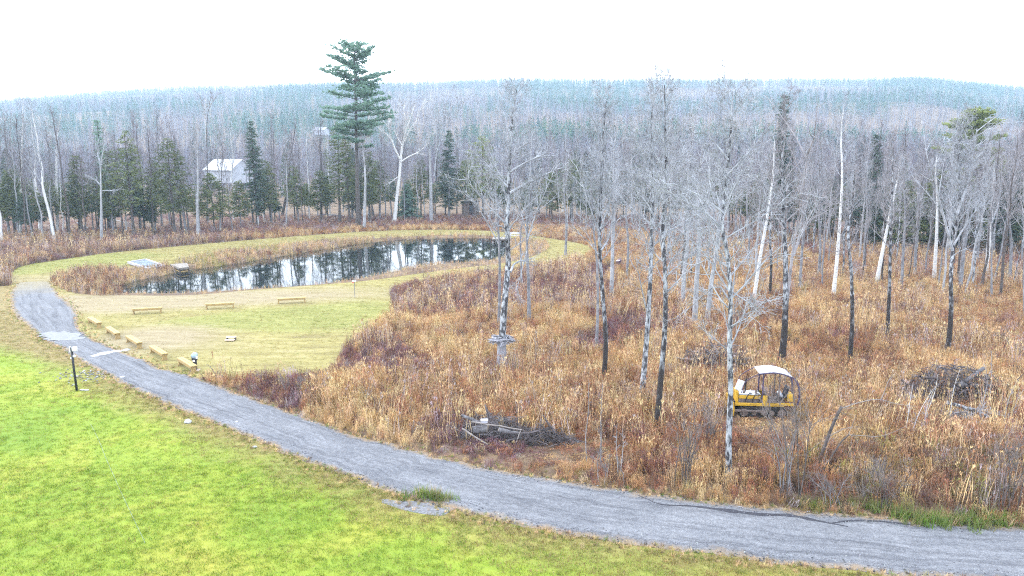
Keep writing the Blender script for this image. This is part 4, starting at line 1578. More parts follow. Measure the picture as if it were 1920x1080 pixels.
def pine_meshes(seed, H, W, base, levels, dens=1.0, twin=False, profile=None):
    """white pine: long level limbs carrying plates of upswept needle tufts, gaps between the tiers"""
    r = random.Random(seed)
    tb, cb = MB(), MB()
    n = 14
    def trunk(z, s=0):
        return Vector((r_l[0] * z + s * .45 * max(0, z / H - .5) * 2.4, r_l[1] * z, z))
    r_l = (.012, .002) if twin else (r.gauss(0, .006), r.gauss(0, .006))
    r0 = H * .0145
    tb.tube([trunk(H * .97 * i / n) - Vector((0, 0, .2 if i == 0 else 0)) for i in range(n + 1)], [r0 * (1 - .88 * i / n) * (1.3 if i == 0 else 1) for i in range(n + 1)], 9)
    if twin:
        tb.tube([trunk(H * (.5 + .42 * i / 8), 1) for i in range(9)], [r0 * .5 * (1 - .75 * i / 8) for i in range(9)], 7)
    for k in range(26):                                  # dead stubs below the crown
        zz = r.uniform(.18, base + .06) * H
        a = r.uniform(0, 6.283)
        L = r.uniform(.5, 2.4)
        cb.tube([trunk(zz), trunk(zz) + Vector((math.cos(a) * L, math.sin(a) * L, r.uniform(-.5, .3)))], [.04, .012], 3, mi=1)
    for lv in range(levels):
        t = lv / (levels - 1)
        z = H * (base + (1 - base) * t ** .95) * r.uniform(.99, 1.01)
        z = min(z, H * .985)
        w = W / 2 * (profile(t) if profile else (1 - t) ** .7)
        for k in range(r.randint(4, 7)):
            if r.random() < .10:
                continue
            a = k * 6.283 / 6 + r.uniform(-.5, .5) + lv * .7
            rr = max(.5, w * r.choice((r.uniform(.3, .7), r.uniform(.7, 1.05), r.uniform(.9, 1.3))))
            rise = -.04 + .55 * t ** 2 + r.uniform(-.05, .10)
            p = trunk(z, 1 if twin and k % 2 else 0) + Vector((0, 0, r.uniform(-.045, .045) * H * (1 - .6 * t)))
            pts = []
            for i in range(5):
                s = i / 4
                pts.append(p + Vector((math.cos(a) * rr * s, math.sin(a) * rr * s, rr * rise * s + .10 * rr * s * s)))
            cb.tube(pts, [.07 * (1 - .2 * i) * H / 30 + .01 for i in range(5)], 4, mi=1)
            m = max(3, int(rr * 3.4 * dens))
            for j in range(m):
                s = .28 + .72 * (j + r.random()) / m
                q = p.lerp(pts[4], s) + Vector((0, 0, .10 * rr * (s * s - s)))
                wid = rr * .30 * (1 - .5 * abs(s - .6)) 
                sx = r.gauss(0, wid * .7)
                q += Vector((-math.sin(a) * sx, math.cos(a) * sx, r.gauss(.05, .10)))
                out = Vector((math.cos(a), math.sin(a), 0))
                for c in range(7):
                    d = (out * r.uniform(.1, 1.0) + Vector((r.gauss(0, .6), r.gauss(0, .6), r.uniform(-.05, .7)))).normalized()
                    L = r.uniform(.35, .7) * (.75 + .25 * H / 30)
                    u = rand_perp(d, r) * .085
                    cb.face([q - u, q + d * L * .6 + u * 1.2, q + d * L, q + d * L * .5 - u * 1.3])
    return tb, cb


CONIFERS = [  # base px, base py, top py, width px, kind, material, label
    (30, 446, 318, 56, 'cedar', 'cedar', 'olive cedar behind the tall white barked tree at far left'),
    (62, 440, 335, 44, 'cedar', 'cedar', 'small olive cedar second from the left end of the wood'),
    (155, 446, 290, 52, 'cedar', 'cedar', 'ragged cedar just left of the Y forked pale trunk'),
    (213, 444, 285, 52, 'cedar', 'cedar', 'bushy cedar just right of the Y forked pale trunk'),
    (205, 432, 222, 34, 'spruce', 'pine', 'slim green topped evergreen rising behind the Y forked trunk'),
    (252, 446, 246, 72, 'cedar', 'cedar', 'broad tall cedar midway between the forked trunk and the house'),
    (292, 438, 300, 46, 'cedar', 'cedar', 'narrow cedar squeezed between two broad cedars left of the house'),
    (328, 444, 258, 76, 'cedar', 'cedar', 'dense dark cedar directly left of the white roofed house'),
    (403, 436, 326, 66, 'cedar', 'cedar', 'low bushy cedar in front of the white roofed house'),
    (452, 428, 340, 50, 'cedar', 'cedar', 'low thin cedar below the white gable wall'),
    (484, 424, 224, 58, 'spruce', 'spruce', 'tall pointed spruce directly right of the white house'),
    (508, 422, 300, 58, 'cedar', 'cedar', 'olive cedar hugging the right side of the pointed spruce'),
    (560, 418, 312, 44, 'cedar', 'cedar', 'thin cedar midway between the pointed spruce and tall pine'),
    (602, 416, 322, 56, 'cedar', 'cedar', 'low brownish cedar well left of the tall pine'),
    (637, 418, 226, 56, 'cedar', 'cedar', 'tall narrow cedar hugging the left side of the tall pine'),
    (662, 414, 330, 60, 'cedar', 'spruce', 'dark low evergreen at the foot of the tall pine'),
    (656, 419, 262, 54, 'cedar', 'cedar', 'middle height cedar covering the left of the pine trunk'),
    (694, 417, 285, 56, 'cedar', 'cedar', 'middle height cedar covering the right of the pine trunk'),
    (712, 410, 300, 56, 'cedar', 'cedar', 'dim cedar between the tall pine and the big white birch'),
    (765, 412, 345, 52, 'spruce', 'pine', 'small bright evergreen at the right foot of the big white birch'),
    (790, 408, 300, 52, 'cedar', 'cedar', 'dim cedar between the big birch and the white limbed pair'),
    (842, 410, 242, 56, 'spruce', 'spruce', 'pointed dark spruce right of the white limbed pair'),
    (872, 408, 298, 62, 'cedar', 'cedar', 'dark cedar standing over the small shed'),
    (905, 410, 255, 78, 'cedar', 'pine_olive', 'yellow green evergreen behind the tree with the stick platform'),
    (945, 408, 330, 62, 'cedar', 'cedar', 'low cedar behind the tree with the stick platform'),
    (990, 412, 340, 60, 'cedar', 'cedar', 'low cedar behind the fan branched tree'),
    (1035, 416, 325, 56, 'cedar', 'cedar', 'cedar left one of two beyond the right end of the path'),
    (1072, 418, 298, 66, 'cedar', 'cedar', 'cedar right one of two beyond the right end of the path'),
    (1110, 420, 345, 56, 'cedar', 'cedar', 'dim cedar behind the broom branched tree'),
    (1455, 452, 172, 70, 'spruce', 'spruce', 'tall thin crowned spruce behind the leaning birch'),
    (1420, 445, 320, 60, 'cedar', 'cedar', 'dim evergreen behind the white leaning birch'),
    (1540, 455, 350, 60, 'cedar', 'cedar', 'dim evergreen left of the white birch by the crooked trunk'),
    (1628, 462, 248, 40, 'spruce', 'spruce', 'thin pointed spruce behind the strongly leaning birch'),
    (1650, 466, 360, 66, 'cedar', 'spruce', 'dark low evergreen behind the strongly leaning birch'),
    (1690, 470, 340, 84, 'cedar', 'cedar', 'dark broad evergreen left of the forked white birch'),
    (1735, 470, 352, 80, 'cedar', 'cedar', 'dark broad evergreen directly behind the forked white birch'),
    (1785, 470, 360, 76, 'cedar', 'spruce', 'dark evergreen behind the fan crowned tree'),
    (1832, 474, 340, 84, 'cedar', 'cedar', 'dark broad evergreen directly behind the farthest right birch'),
    (1882, 478, 318, 92, 'cedar', 'spruce', 'big dark evergreen right of the farthest right birch'),
    (1930, 482, 300, 92, 'cedar', 'cedar', 'big dark evergreen at the right edge of the wood'),
    (1860, 462, 290, 80, 'cedar', 'pine_olive', 'tall olive evergreen rising behind the farthest right birch'),
]
for i, (px, py, top, wpx_, kind, mt, lab) in enumerate(CONIFERS):
    b = G(px, py)
    H = AT(px, top, b.y).z
    W = pxw(px, py, wpx_)
    tb, cb = conifer_meshes(900 + i, H, W, .14 if (kind == 'spruce' or px > 1640) else .27, kind)
    place('spruce_tree' if kind == 'spruce' else 'cedar_tree', lab, 'evergreen tree', 'evergreens along the edge of the wood', b,
          tb.mesh('trunk', M['grey'] if i % 3 == 0 else M['dark'], True), cb.mesh('crown', [M[mt], M['twig_dark']]))


def pine_prof(t):
    # widest a third of the way up the crown, rounded top
    return float(np.interp(t, [0, .10, .20, .32, .50, .75, .90, 1], [.40, .62, 1.0, .84, .78, .70, .50, .22]))


# lesser evergreens standing among the leafless trees, copies of four forms
EPROTO = []
for i in range(5):
    tb, cb = conifer_meshes(1500 + i, 9.0, 4.0 + .4 * (i % 3), .36 + .04 * (i % 3), 'spruce' if i == 4 else 'cedar')
    EPROTO.append((tb.mesh('trunk', M['dark'], True), cb.mesh('crown', [M['spruce' if i > 2 else 'cedar'], M['twig_dark']])))
r = random.Random(31)
NEAR = [(0, 145, 6, 'left of the first Y forked trunk'), (145, 300, 7, 'behind the Y forked trunk'), (300, 480, 7, 'around the white roofed house'), (480, 640, 5, 'between pointed spruce and tall pine'),
        (640, 900, 7, 'around the big white birch'), (900, 1150, 7, 'behind the platform tree'), (1150, 1380, 9, 'behind the middle meadow trees'), (1380, 1640, 11, 'behind the yellow machine'), (1640, 1940, 13, 'at the far right')]
EORD = ['first', 'second', 'third', 'fourth', 'fifth', 'sixth', 'seventh', 'eighth', 'ninth', 'tenth', 'eleventh', 'twelfth', 'thirteenth']
for (x0, x1, n, where) in NEAR:
    for k in range(n):
        px = x0 + (k + r.uniform(.1, .9)) / n * (x1 - x0)
        py = edge_py(px) - r.uniform(4, 20)
        if 390 < px < 466:
            continue
        b = G(px, py)
        H = r.uniform(6, 10.5)
        i = r.randrange(5)
        place('cedar_tree' if i < 4 else 'spruce_tree', 'small dim evergreen in the wood %s, %s from left' % (where, EORD[k]), 'evergreen tree', 'small evergreens among the leafless trees', (b.x, b.y, 0),
              EPROTO[i][0], EPROTO[i][1], r.uniform(0, 6.28), H / 9.0)

b = G(672, 428)
H = AT(672, 86, b.y).z
tb, cb = pine_meshes(5, H, pxw(672, 428, 142), .48, 16, 2.6, True, pine_prof)
place('pine_tree', 'huge lone white pine towering over the wood and the skyline', 'pine tree', None, b, tb.mesh('trunk', M['dark'], True), cb.mesh('crown', [M['pine'], M['twig_dark']]))
b = G(1800, 462)
H = AT(1800, 212, b.y).z
tb, cb = pine_meshes(6, H, pxw(1800, 462, 120), .35, 17, 2.6, False, lambda t: (1 - t) ** .45 * 1.0 + .08)
place('pine_tree', 'yellow green pine rounded above the right part of the wood', 'pine tree', None, b, tb.mesh('trunk', M['dark'], True), cb.mesh('crown', [M['pine_olive'], M['twig_dark']]))
b = G(-42, 452)
H = AT(-42, 118, b.y).z
tb, cb = pine_meshes(8, H, pxw(-42, 452, 110), .42, 12, 2.0, False, pine_prof)
place('pine_tree', 'dark pine cut off by the left edge of the photo', 'pine tree', None, b, tb.mesh('trunk', M['dark'], True), cb.mesh('crown', [M['pine_olive'], M['twig_dark']]))

# ------------------------------------------------------------------ the wood's leafless trees, each on its own
PROTO = []
for i in range(12):
    H = 17.0
    tb, cb = bare_meshes(2000 + i, H, .13 + .03 * (i % 3), .34 + .05 * (i % 4), 22, 2, (5, 4, 3), .14, .20 + .02 * (i % 3), segs=(4, 2, 1), minr=.009, sides=6, ang=(.35, .8))
    PROTO.append([tb, cb, H])
proto_me = {}


def proto(i, bark, twig):
    k = (i, bark, twig)
    if k not in proto_me:
        tb, cb, H = PROTO[i]
        proto_me[k] = (tb.mesh('trunk', M[bark], True), cb.mesh('crown', M[twig]))
    return proto_me[k]


SECT = [(-60, 150, 'at the far left end of the wood'), (150, 300, 'in the wood behind the Y forked trunk'), (300, 480, 'in the wood around the white roofed house'),
        (480, 640, 'in the wood between pointed spruce and tall pine'), (640, 760, 'in the wood around the tall pine'), (760, 900, 'in the wood right of the big white birch'),
        (900, 1080, 'in the wood behind the platform tree'), (1080, 1260, 'in the wood behind the middle meadow trees'), (1260, 1440, 'in the wood above the three pale trunks'),
        (1440, 1640, 'in the wood behind the yellow machine'), (1640, 1800, 'in the wood behind the forked white birch'), (1800, 1990, 'in the wood at the far right')]
ORD = ['first', 'second', 'third', 'fourth', 'fifth', 'sixth', 'seventh', 'eighth', 'ninth', 'tenth', 'eleventh', 'twelfth', 'thirteenth', 'fourteenth', 'fifteenth', 'sixteenth',
       'seventeenth', 'eighteenth', 'nineteenth', 'twentieth', 'twenty-first', 'twenty-second', 'twenty-third', 'twenty-fourth', 'twenty-fifth', 'twenty-sixth', 'twenty-seventh', 'twenty-eighth']
wood = []
r = random.Random(77)
for (x0, x1, where) in SECT:
    n = int((x1 - x0) / 10.5)
    for k in range(n):
        px = x0 + (k + r.random()) / n * (x1 - x0)
        dpx = r.random() ** 1.4 * 40 + r.uniform(-4, 4)
        py = edge_py(px) - dpx * .55
        b = G(px, py)
        H = r.uniform(13, 20) if px < 1200 else r.uniform(12.5, 18)
        # keep the house, the shed and the pine trunk in view
        if (382 < px < 470 and r.random() < .1) or (865 < px < 893 and dpx < 20):
            continue
        wood.append((px, b, H, where, dpx))
for (x0, x1, where) in SECT:
    grp = sorted([w for w in wood if w[3] == where], key=lambda w: w[0])
    for k, (px, b, H, wh, dpx) in enumerate(grp):
        i = r.randrange(len(PROTO))
        q = r.random()
        if q < .22:
            bark, twig, word = 'pale', 'twig_mid', 'pale'
        elif q < .29:
            bark, twig, word = 'birch', 'twig_pale', 'white barked'
        elif q < .66:
            bark, twig, word = 'grey', 'twig_brown', 'grey'
        else:
            bark, twig, word = 'dark', 'twig_brown', 'dark'
        tm, cm = proto(i, bark, twig)
        s = H / 17.0
        thick = r.uniform(.3, 1.1)
        lab = '%s bare tree %s, %s from left' % (word, wh, ORD[min(k, 27)])
        rt = place('bare_tree', lab, 'tree', 'leafless trees of the wood', (b.x, b.y, gz(b.x, b.y)), tm, cm, r.uniform(0, 6.28), (s * (.85 + .15 * thick), s * (.85 + .15 * thick), s))
        rt.rotation_euler.x, rt.rotation_euler.y = r.gauss(0, .025), r.gauss(0, .03)

# thin young trees scattered through the meadow in front of the wood
MSECT = [(1045, 1200, 12, 'beyond the path end, behind the broom branched tree'), (1200, 1400, 18, 'behind the three pale grey trunks'), (1400, 1560, 16, 'behind the leaning birch'),
         (1560, 1750, 18, 'between crooked trunk and forked birch'), (1750, 1925, 16, 'right of the forked birch')]
r = random.Random(99)
for (x0, x1, n, where) in MSECT:
    for k in range(n):
        px = x0 + (k + r.random()) / n * (x1 - x0)
        py = edge_py(px) + 4 + r.random() ** 1.6 * 85
        if px < 1120:
            py = min(py, edge_py(px) + 16)
        b = G(px, py)
        H = r.uniform(8.5, 15)
        i = r.randrange(len(PROTO))
        bark, twig, word = r.choice((('grey', 'twig_mid', 'grey'), ('pale', 'twig_pale', 'pale'), ('lichen', 'twig_pale', 'speckled'), ('dark', 'twig_mid', 'dark')))
        tm, cm = proto(i, bark, twig)
        q = r.uniform(.38, .62)
        rt = place('young_tree', 'thin %s young tree %s, %s from left' % (word, where, ORD[k]), 'tree', 'thin young trees in the meadow before the wood', (b.x, b.y, 0), tm, cm,
                   r.uniform(0, 6.28), (H / 17 * (.5 + q * .6), H / 17 * (.5 + q * .6), H / 17))
        rt.rotation_euler.x, rt.rotation_euler.y = r.gauss(0, .03), r.gauss(0, .035)

# ------------------------------------------------------------------ the deeper wood and the wooded hill: one mass each
def far_bare(seed, H, nb, maxd=2, w=.17):
    tb, cb = bare_meshes(seed, H, .12, .28, nb, maxd, (4, 3), .14, w, segs=(2, 1, 1), minr=.014, sides=4, ang=(.35, .85))
    off = len(tb.v)
    tb.v += cb.v
    tb.f += [tuple(i + off for i in f) for f in cb.f]
    tb.m += cb.m
    return tb.mesh('bare_tree', M['inst_far'])


def far_conifer(seed, H, W, n):
    r = random.Random(seed)
    mb = MB()
    mb.tube([(0, 0, 0), (0, 0, H * .9)], [.15, .03], 4)
    for k in range(n):
        t = r.random() ** 1.2
        z = H * (.12 + .88 * t)
        rr = W / 2 * (1 - t) ** .8 * math.sqrt(r.random()) + .1
        a = r.uniform(0, 6.283)
        p = Vector((rr * math.cos(a), rr * math.sin(a), z))
        d = Vector((math.cos(a), math.sin(a), r.uniform(-.6, .3))).normalized()
        u = rand_perp(d, r)
        L = r.uniform(.4, .9)
        mb.face([p - u * L * .4, p + d * L * .5, p + u * L * .4, p - d * L * .4])
    return mb.mesh('evergreen', M['inst_far'])


mid_src = source_col('mid_tree_source', [far_bare(3000 + i, 16, 20) for i in range(7)])
hill_src = source_col('hill_tree_source', [far_bare(3100 + i, 15, 15, 1, .2) for i in range(6)])
evg_src = source_col('evergreen_source', [far_conifer(3200 + i, 14, 4.6 + i % 2, 420) for i in range(4)])
evgf_src = source_col('far_evergreen_source', [far_conifer(3300 + i, 14, 5.0, 130) for i in range(4)])


def region(n, y0, y1):
    y = np.sqrt(NR.uniform(y0 * y0, y1 * y1, n))
    return np.stack([NR.uniform(-.80, .80, n) * y, y], 1)


TWIG = [((.185, .165, .20), 4), ((.235, .22, .26), 3), ((.14, .122, .14), 2), ((.33, .33, .37), 1.0), ((.19, .15, .14), .8)]
P = region(9000, 140, 420)
ex = np.interp(P[:, 0] / P[:, 1], [(a - 960) / FOC for a in edge_x], [G(a, b2).y for a, b2 in EDGE])
P = P[P[:, 1] > ex + 60 + NR.uniform(0, 50, len(P))]
hx, hy = G(430, 372).x, G(430, 372).y
P = P[~((abs(P[:, 0] / P[:, 1] - hx / hy) < .045) & (P[:, 1] < hy + 14) & (NR.random(len(P)) < .6))]
n = len(P)
scatter('deep_wood', P, gz_np(P), NR.uniform(.5, .95, n), pick(n, TWIG), mid_src, 7, 'lavender grey mass of leafless trees deep in the wood', 'wood', tilt=.03)
Q = region(1000, 150, 450)
ex = np.interp(Q[:, 0] / Q[:, 1], [(a - 960) / FOC for a in edge_x], [G(a, b2).y for a, b2 in EDGE])
cl = n2(Q, .02, 4.0)
u = Q[:, 0] / Q[:, 1]
Q = Q[(Q[:, 1] > ex + 45) & ((cl > .56) | ((Q[:, 1] < 200) & (NR.random(len(Q)) < .5)) | ((u > .35) & (NR.random(len(Q)) < .6))) & ~((abs(u - hx / hy) < .05) & (Q[:, 1] < hy + 14))]
n = len(Q)
EVG = [((.045, .07, .045), 3), ((.065, .09, .04), 2), ((.035, .055, .045), 2)]
scatter('deep_evergreens', Q, gz_np(Q), NR.uniform(.6, 1.1, n), pick(n, EVG), evg_src, 4, 'evergreens scattered among the leafless trees deep in the wood', 'wood', tilt=.02)
P = region(46000, 400, 1640)
nz = n2(P, .006, 1.0)
nzb = n2(P, .021, 6.0)
ev = (nz * .6 + nzb * .4 > .52) & (NR.random(len(P)) < .8)
A = P[~ev]
n = len(A)
scatter('hill_wood', A, gz_np(A), NR.uniform(.7, 1.15, n), pick(n, TWIG), hill_src, 6, 'pale bluish leafless wood covering the long hill', 'wooded hill', tilt=.03)
A = P[ev]
n = len(A)
scatter('hill_evergreens', A, gz_np(A), NR.uniform(.7, 1.2, n), pick(n, [((.05, .125, .08), 3), ((.075, .14, .065), 1.5), ((.04, .11, .09), 2)]), evgf_src, 4,
        'blue green evergreen patches on the long hill', 'wooded hill', tilt=.02)

# ------------------------------------------------------------------ BUILDINGS IN THE WOOD
M['white_metal_roof'] = M_simple('white_metal_roof', (0.52, 0.55, 0.60), 0.5, 0.06, 1)
M['white_siding'] = M_simple('white_siding', (0.36, 0.38, 0.43), 0.7, 0.06, 2)
M['house_dark'] = M_simple('dark_window', (0.04, 0.045, 0.055), 0.2, 0.1, 2, 0.5)
M['shed_wood'] = M_simple('weathered_shed_boards', (0.13, 0.10, 0.09), 0.9, 0.35, 5)
M['far_roof'] = M_simple('far_grey_roof', (.26, .28, .32), .8, .1, 2)
M['shed_roof'] = M_simple('grey_shed_roof', (0.36, 0.35, 0.36), 0.8, 0.15, 5)


def gable_house(name, label, loc, rz, L, W, hw, hr, over=.4, group=None, roofm='white_metal_roof', wallm='white_siding', wins=True):
    root = thing(name, label, 'house', loc, rz, group)
    mb = MB()
    prof = [(-W / 2, -.3), (W / 2, -.3), (W / 2, hw), (0, hw + hr), (-W / 2, hw)]
    mb.prism(prof, -L / 2, L / 2)
    mb.build('wall', M[wallm], root)
    sl = math.atan2(hr, W / 2)
    for s in (-1, 1):
        rb = MB()
        n = Vector((s * math.sin(sl), 0, math.cos(sl)))
        e = Vector((s * (W / 2 + over), 0, hw - over * math.tan(sl))) + n * .04
        t = Vector((0, 0, hw + hr)) + n * .04
        up = n * .12
        y0, y1 = -L / 2 - over, L / 2 + over
        q = [e, t]
        lo = [Vector((p.x, y, p.z)) for p, y in ((e, y0), (t, y0), (t, y1), (e, y1))]
        hi = [p + up for p in lo]
        rb.face(lo[::-1])
        rb.face(hi)
        for i in range(4):
            j = (i + 1) % 4
            rb.face([lo[i], lo[j], hi[j], hi[i]])
        rb.build('roof', M[roofm], root)
    if wins:
        for side in (-1, 1):
            for y in (-L * .3, 0, L * .3):
                wb = MB()
                wb.box((side * (W / 2 + .02), y, hw * .58), (.06, 1.1, 1.2))
                w = wb.build('window', M[wallm], root)
                pb = MB()
                pb.box((side * (W / 2 + .05), y, hw * .58), (.03, .9, 1.0))
                pb.build('pane', M['house_dark'], w)
        for side in (-1, 1):
            wb = MB()
            wb.box((W * .18, side * (L / 2 + .02), hw * .58), (1.1, .06, 1.2))
            w = wb.build('window', M[wallm], root)
            pb = MB()
            pb.box((W * .18, side * (L / 2 + .05), hw * .58), (.9, .03, 1.0))
            pb.build('pane', M['house_dark'], w)
    return root


hy = 205.0
p = AT(428, 300, hy)
gable_house('white_house', 'white gabled house half hidden behind the left wood', (p.x, hy, 6.0), R(62), 10.0, 7.6, 3.2, 2.6, wins=False)
for (px, py, Y, L, lab) in ((603, 243, 420, 6, 'small far white house on the slope left of the tall pine')  ,):
    p = AT(px, py, Y)
    gable_house('white_house', lab, (p.x, Y, p.z - 2.6), R(75), L, 6, 2.2, 1.6, wins=False, roofm='far_roof')
p = G(882, 408)
root = thing('shed', 'small dark wooden shed at the wood edge behind the pond', 'shed', (p.x, p.y, 0), R(14))
mb = MB()
nb = 15
for side, (ax, ay, bx, by) in enumerate(((-1.6, -1.2, 1.6, -1.2), (1.6, -1.2, 1.6, 1.2), (1.6, 1.2, -1.6, 1.2), (-1.6, 1.2, -1.6, -1.2))):
    n = 11 if side % 2 == 0 else 8
    for k in range(n):
        bb = MB()
        t = (k + .5) / n
        x, y = ax + (bx - ax) * t, ay + (by - ay) * t
        bw = abs(bx - ax + by - ay) / n - .03
        yaw = math.atan2(by - ay, bx - ax)
        if side == 0 and 4 <= k <= 6:
            continue
        bb.box((x, y, 1.6), (bw, .05, 3.25 + .06 * (k % 2)), Matrix.Rotation(yaw, 3, 'Z'))
        bb.build('plank', M['shed_wood'], root)
rb = MB()
rb.box((0, 0, 3.42), (3.9, 3.1, .12), Matrix.Rotation(R(-7), 3, 'X'))
rb.build('roof', M['shed_roof'], root)
db = MB()
db.box((0, -1.12, 1.45), (.92, .05, 2.9))
db.build('door', M['house_dark'], root)

# ------------------------------------------------------------------ BENCHES
M['lumber'] = M_simple('new_yellow_lumber', (0.40, 0.30, 0.13), 0.75, 0.18, 7)
M['lumber_end'] = M_simple('lumber_side', (0.30, 0.21, 0.09), 0.8, 0.18, 7)
M['old_wood'] = M_simple('weathered_dock_wood', (0.24, 0.215, 0.19), 0.9, 0.25, 7)
M['dock_grey'] = M_simple('grey_painted_frame', (0.36, 0.36, 0.41), 0.75, 0.1, 4)
M['raft_deck'] = M_simple('blue_grey_deck', (0.15, 0.19, 0.225), 0.6, 0.35, 1.2)
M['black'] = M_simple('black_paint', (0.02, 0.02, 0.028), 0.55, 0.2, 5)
M['white_paint'] = M_simple('white_paint', (0.55, 0.55, 0.58), 0.5, 0.06, 5)
M['blue_grey_metal'] = M_simple('blue_grey_metal', (0.30, 0.40, 0.50), 0.4, 0.1, 5, 0.5)
M['red_paint'] = M_simple('red_paint', (0.5, 0.10, 0.08), 0.6, 0.1, 5)
M['dark_wood'] = M_simple('dark_wet_wood', (0.07, 0.055, 0.05), 0.9, 0.3, 6)


def bench_proto():
    root = thing('bench', '', 'bench', (0, 0, 0))
    L = 2.4
    for y in (-.095, .095):
        mb = MB()
        mb.box((0, y, .45), (L, .17, .05))
        mb.build('plank', M['lumber'], root, bevel=.006)
    for y in (-.17, .17):
        mb = MB()
        mb.box((0, y, .355), (L - .14, .04, .135))
        mb.build('side_rail', M['lumber_end'], root, bevel=.005)
    for x in (-L / 2 + .13, L / 2 - .13):
        mb = MB()
        mb.box((x, 0, .2), (.09, .28, .45))
        mb.box((x, 0, .03), (.11, .40, .07))
        mb.build('leg', M['lumber_end'], root, bevel=.006)
    return root


benches = [((247, 579), (304, 576), 'yellow timber bench, left one of the three facing the pond side by side'),
           ((384, 570), (440, 567), 'yellow timber bench, middle one of the three facing the pond side by side'),
           ((519, 560), (574, 557), 'yellow timber bench, right one of the three, nearest the thin sign post'),
           ((166, 593), (188, 606), 'yellow timber bench beside the road, farthest of the row of five'),
           ((200, 611), (223, 626), 'yellow timber bench beside the road, second farthest of the row of five'),
           ((237, 627), (265, 644), 'yellow timber bench in the middle of the row of five by the road'),
           ((283, 647), (311, 664), 'yellow timber bench beside the road, second nearest of the row of five'),
           ((337, 670), (364, 686), 'yellow timber bench with the dark bag post at its end')]
bp = bench_proto()
for i, (a, b, lab) in enumerate(benches):
    o = bp if i == 0 else copy_tree(bp)
    pa, pb = G(*a, .47), G(*b, .47)
    c = (pa + pb) / 2
    o.location = (c.x, c.y, 0.008)
    o.rotation_euler = (0, 0, math.atan2(pb.y - pa.y, pb.x - pa.x))
    L = (pb - pa).length
    s = min(1.15, max(.85, L / 2.4))
    o.scale = (s, 1, 1)
    tag(o, lab, 'bench', 'yellow timber benches around the clearing')

# ------------------------------------------------------------------ DOCKS
def plank_deck(root, corners, z, n, th, m, gap=.03, edge=None, name='plank'):
    a, b, c, d = [Vector((p.x, p.y, z)) for p in corners]       # a-b long side, d-c opposite
    for k in range(n):
        t0, t1 = (k + gap) / n, (k + 1 - gap) / n
        mb = MB()
        q = [a.lerp(b, t0), a.lerp(b, t1), d.lerp(c, t1), d.lerp(c, t0)]
        hi = [p + Vector((0, 0, th)) for p in q]
        mb.face(q[::-1])
        mb.face(hi)
        for i in range(4):
            j = (i + 1) % 4
            mb.face([q[i], q[j], hi[j], hi[i]])
        mb.build(name, m, root)


def beam(root, a, b, w, h, m, name):
    mb = MB()
    d = b - a
    L = d.length
    rot = d.to_track_quat('X', 'Z').to_matrix()
    mb.box((a + b) / 2, (L, w, h), rot)
    return mb.build(name, m, root, bevel=.01)


zc = .32
ca, cb_, cc, cd = [G(x, y, zc) for x, y in ((241, 491), (273, 486), (307, 497.5), (276.5, 503))]
cen = (ca + cb_ + cc + cd) / 4
root = thing('float_raft', 'grey framed swimming raft pulled up on the grassy pond bank', 'raft', (cen.x, cen.y, 0))
cs = [p - Vector((cen.x, cen.y, 0)) for p in (ca, cb_, cc, cd)]
for i in range(4):
    a, b = cs[i], cs[(i + 1) % 4]
    beam(root, Vector((a.x, a.y, zc - .07)), Vector((b.x, b.y, zc - .07)), .26, .26, M['dock_grey'], 'frame_board')
inn = [p * .90 for p in cs]
plank_deck(root, inn, zc - .10, 10, .05, M['raft_deck'], .02)
for t in (.22, .78):
    a = cs[3].lerp(cs[0], t)
    mb = MB()
    mb.tube([(a.x * .93, a.y * .93, .06), (a.x * .93 + (cs[1].x - cs[0].x) * .9, a.y * .93 + (cs[1].y - cs[0].y) * .9, .06)], [.13, .13], 10, True)
    mb.build('float', M['black'], root, True)

ca, cb_, cc, cd = [G(x, y, .45) for x, y in ((319, 495.5), (351, 493.5), (354, 501), (337, 503))]
cen = (ca + cb_ + cc + cd) / 4
root = thing('small_dock', 'small weathered wooden dock at the left end of the pond', 'dock', (cen.x, cen.y, 0))
cs = [p - Vector((cen.x, cen.y, .45)) for p in (ca, cb_, cc, cd)]
plank_deck(root, cs, .43, 9, .05, M['old_wood'])
for p in cs:
    mb = MB()
    mb.box((p.x * .94, p.y * .94, -.12), (.12, .12, 1.08))
    mb.build('post', M['dark_wood'], root)
for i in range(4):
    a, b = cs[i] * .96, cs[(i + 1) % 4] * .96
    beam(root, Vector((a.x, a.y, .34)), Vector((b.x, b.y, .34)), .05, .16, M['old_wood'], 'rim_board')
for i in (2, 3):
    a, b = cs[i] * .94, cs[(i + 1) % 4] * .94
    beam(root, Vector((a.x, a.y, .02)), Vector((b.x, b.y, .02)), .05, .12, M['lumber_end'], 'cross_board')

c0 = G(938, 447, .35)
root = thing('pond_dock', 'dark wooden dock at the far right end of the pond', 'dock', (c0.x, c0.y, 0))
cs = [Vector((x, y, 0)) for x, y in ((-1.2, -1.3), (1.2, -1.3), (1.2, 1.6), (-1.2, 1.6))]
plank_deck(root, cs, .33, 9, .05, M['old_wood'])
for x, y in ((-1.1, -1.2), (0, -1.2), (1.1, -1.2), (-1.1, 1.4), (1.1, 1.4)):
    mb = MB()
    mb.box((x, y, -.2), (.13, .13, 1.04))
    mb.build('post', M['white_paint'] if y < 0 else M['dark_wood'], root)
beam(root, Vector((-1.2, -1.33, .22)), Vector((1.2, -1.33, .22)), .06, .22, M['dark_wood'], 'rim_board')
beam(root, Vector((-1.0, -1.3, -.08)), Vector((1.0, -1.3, -.08)), .05, .14, M['dark_wood'], 'cross_board')

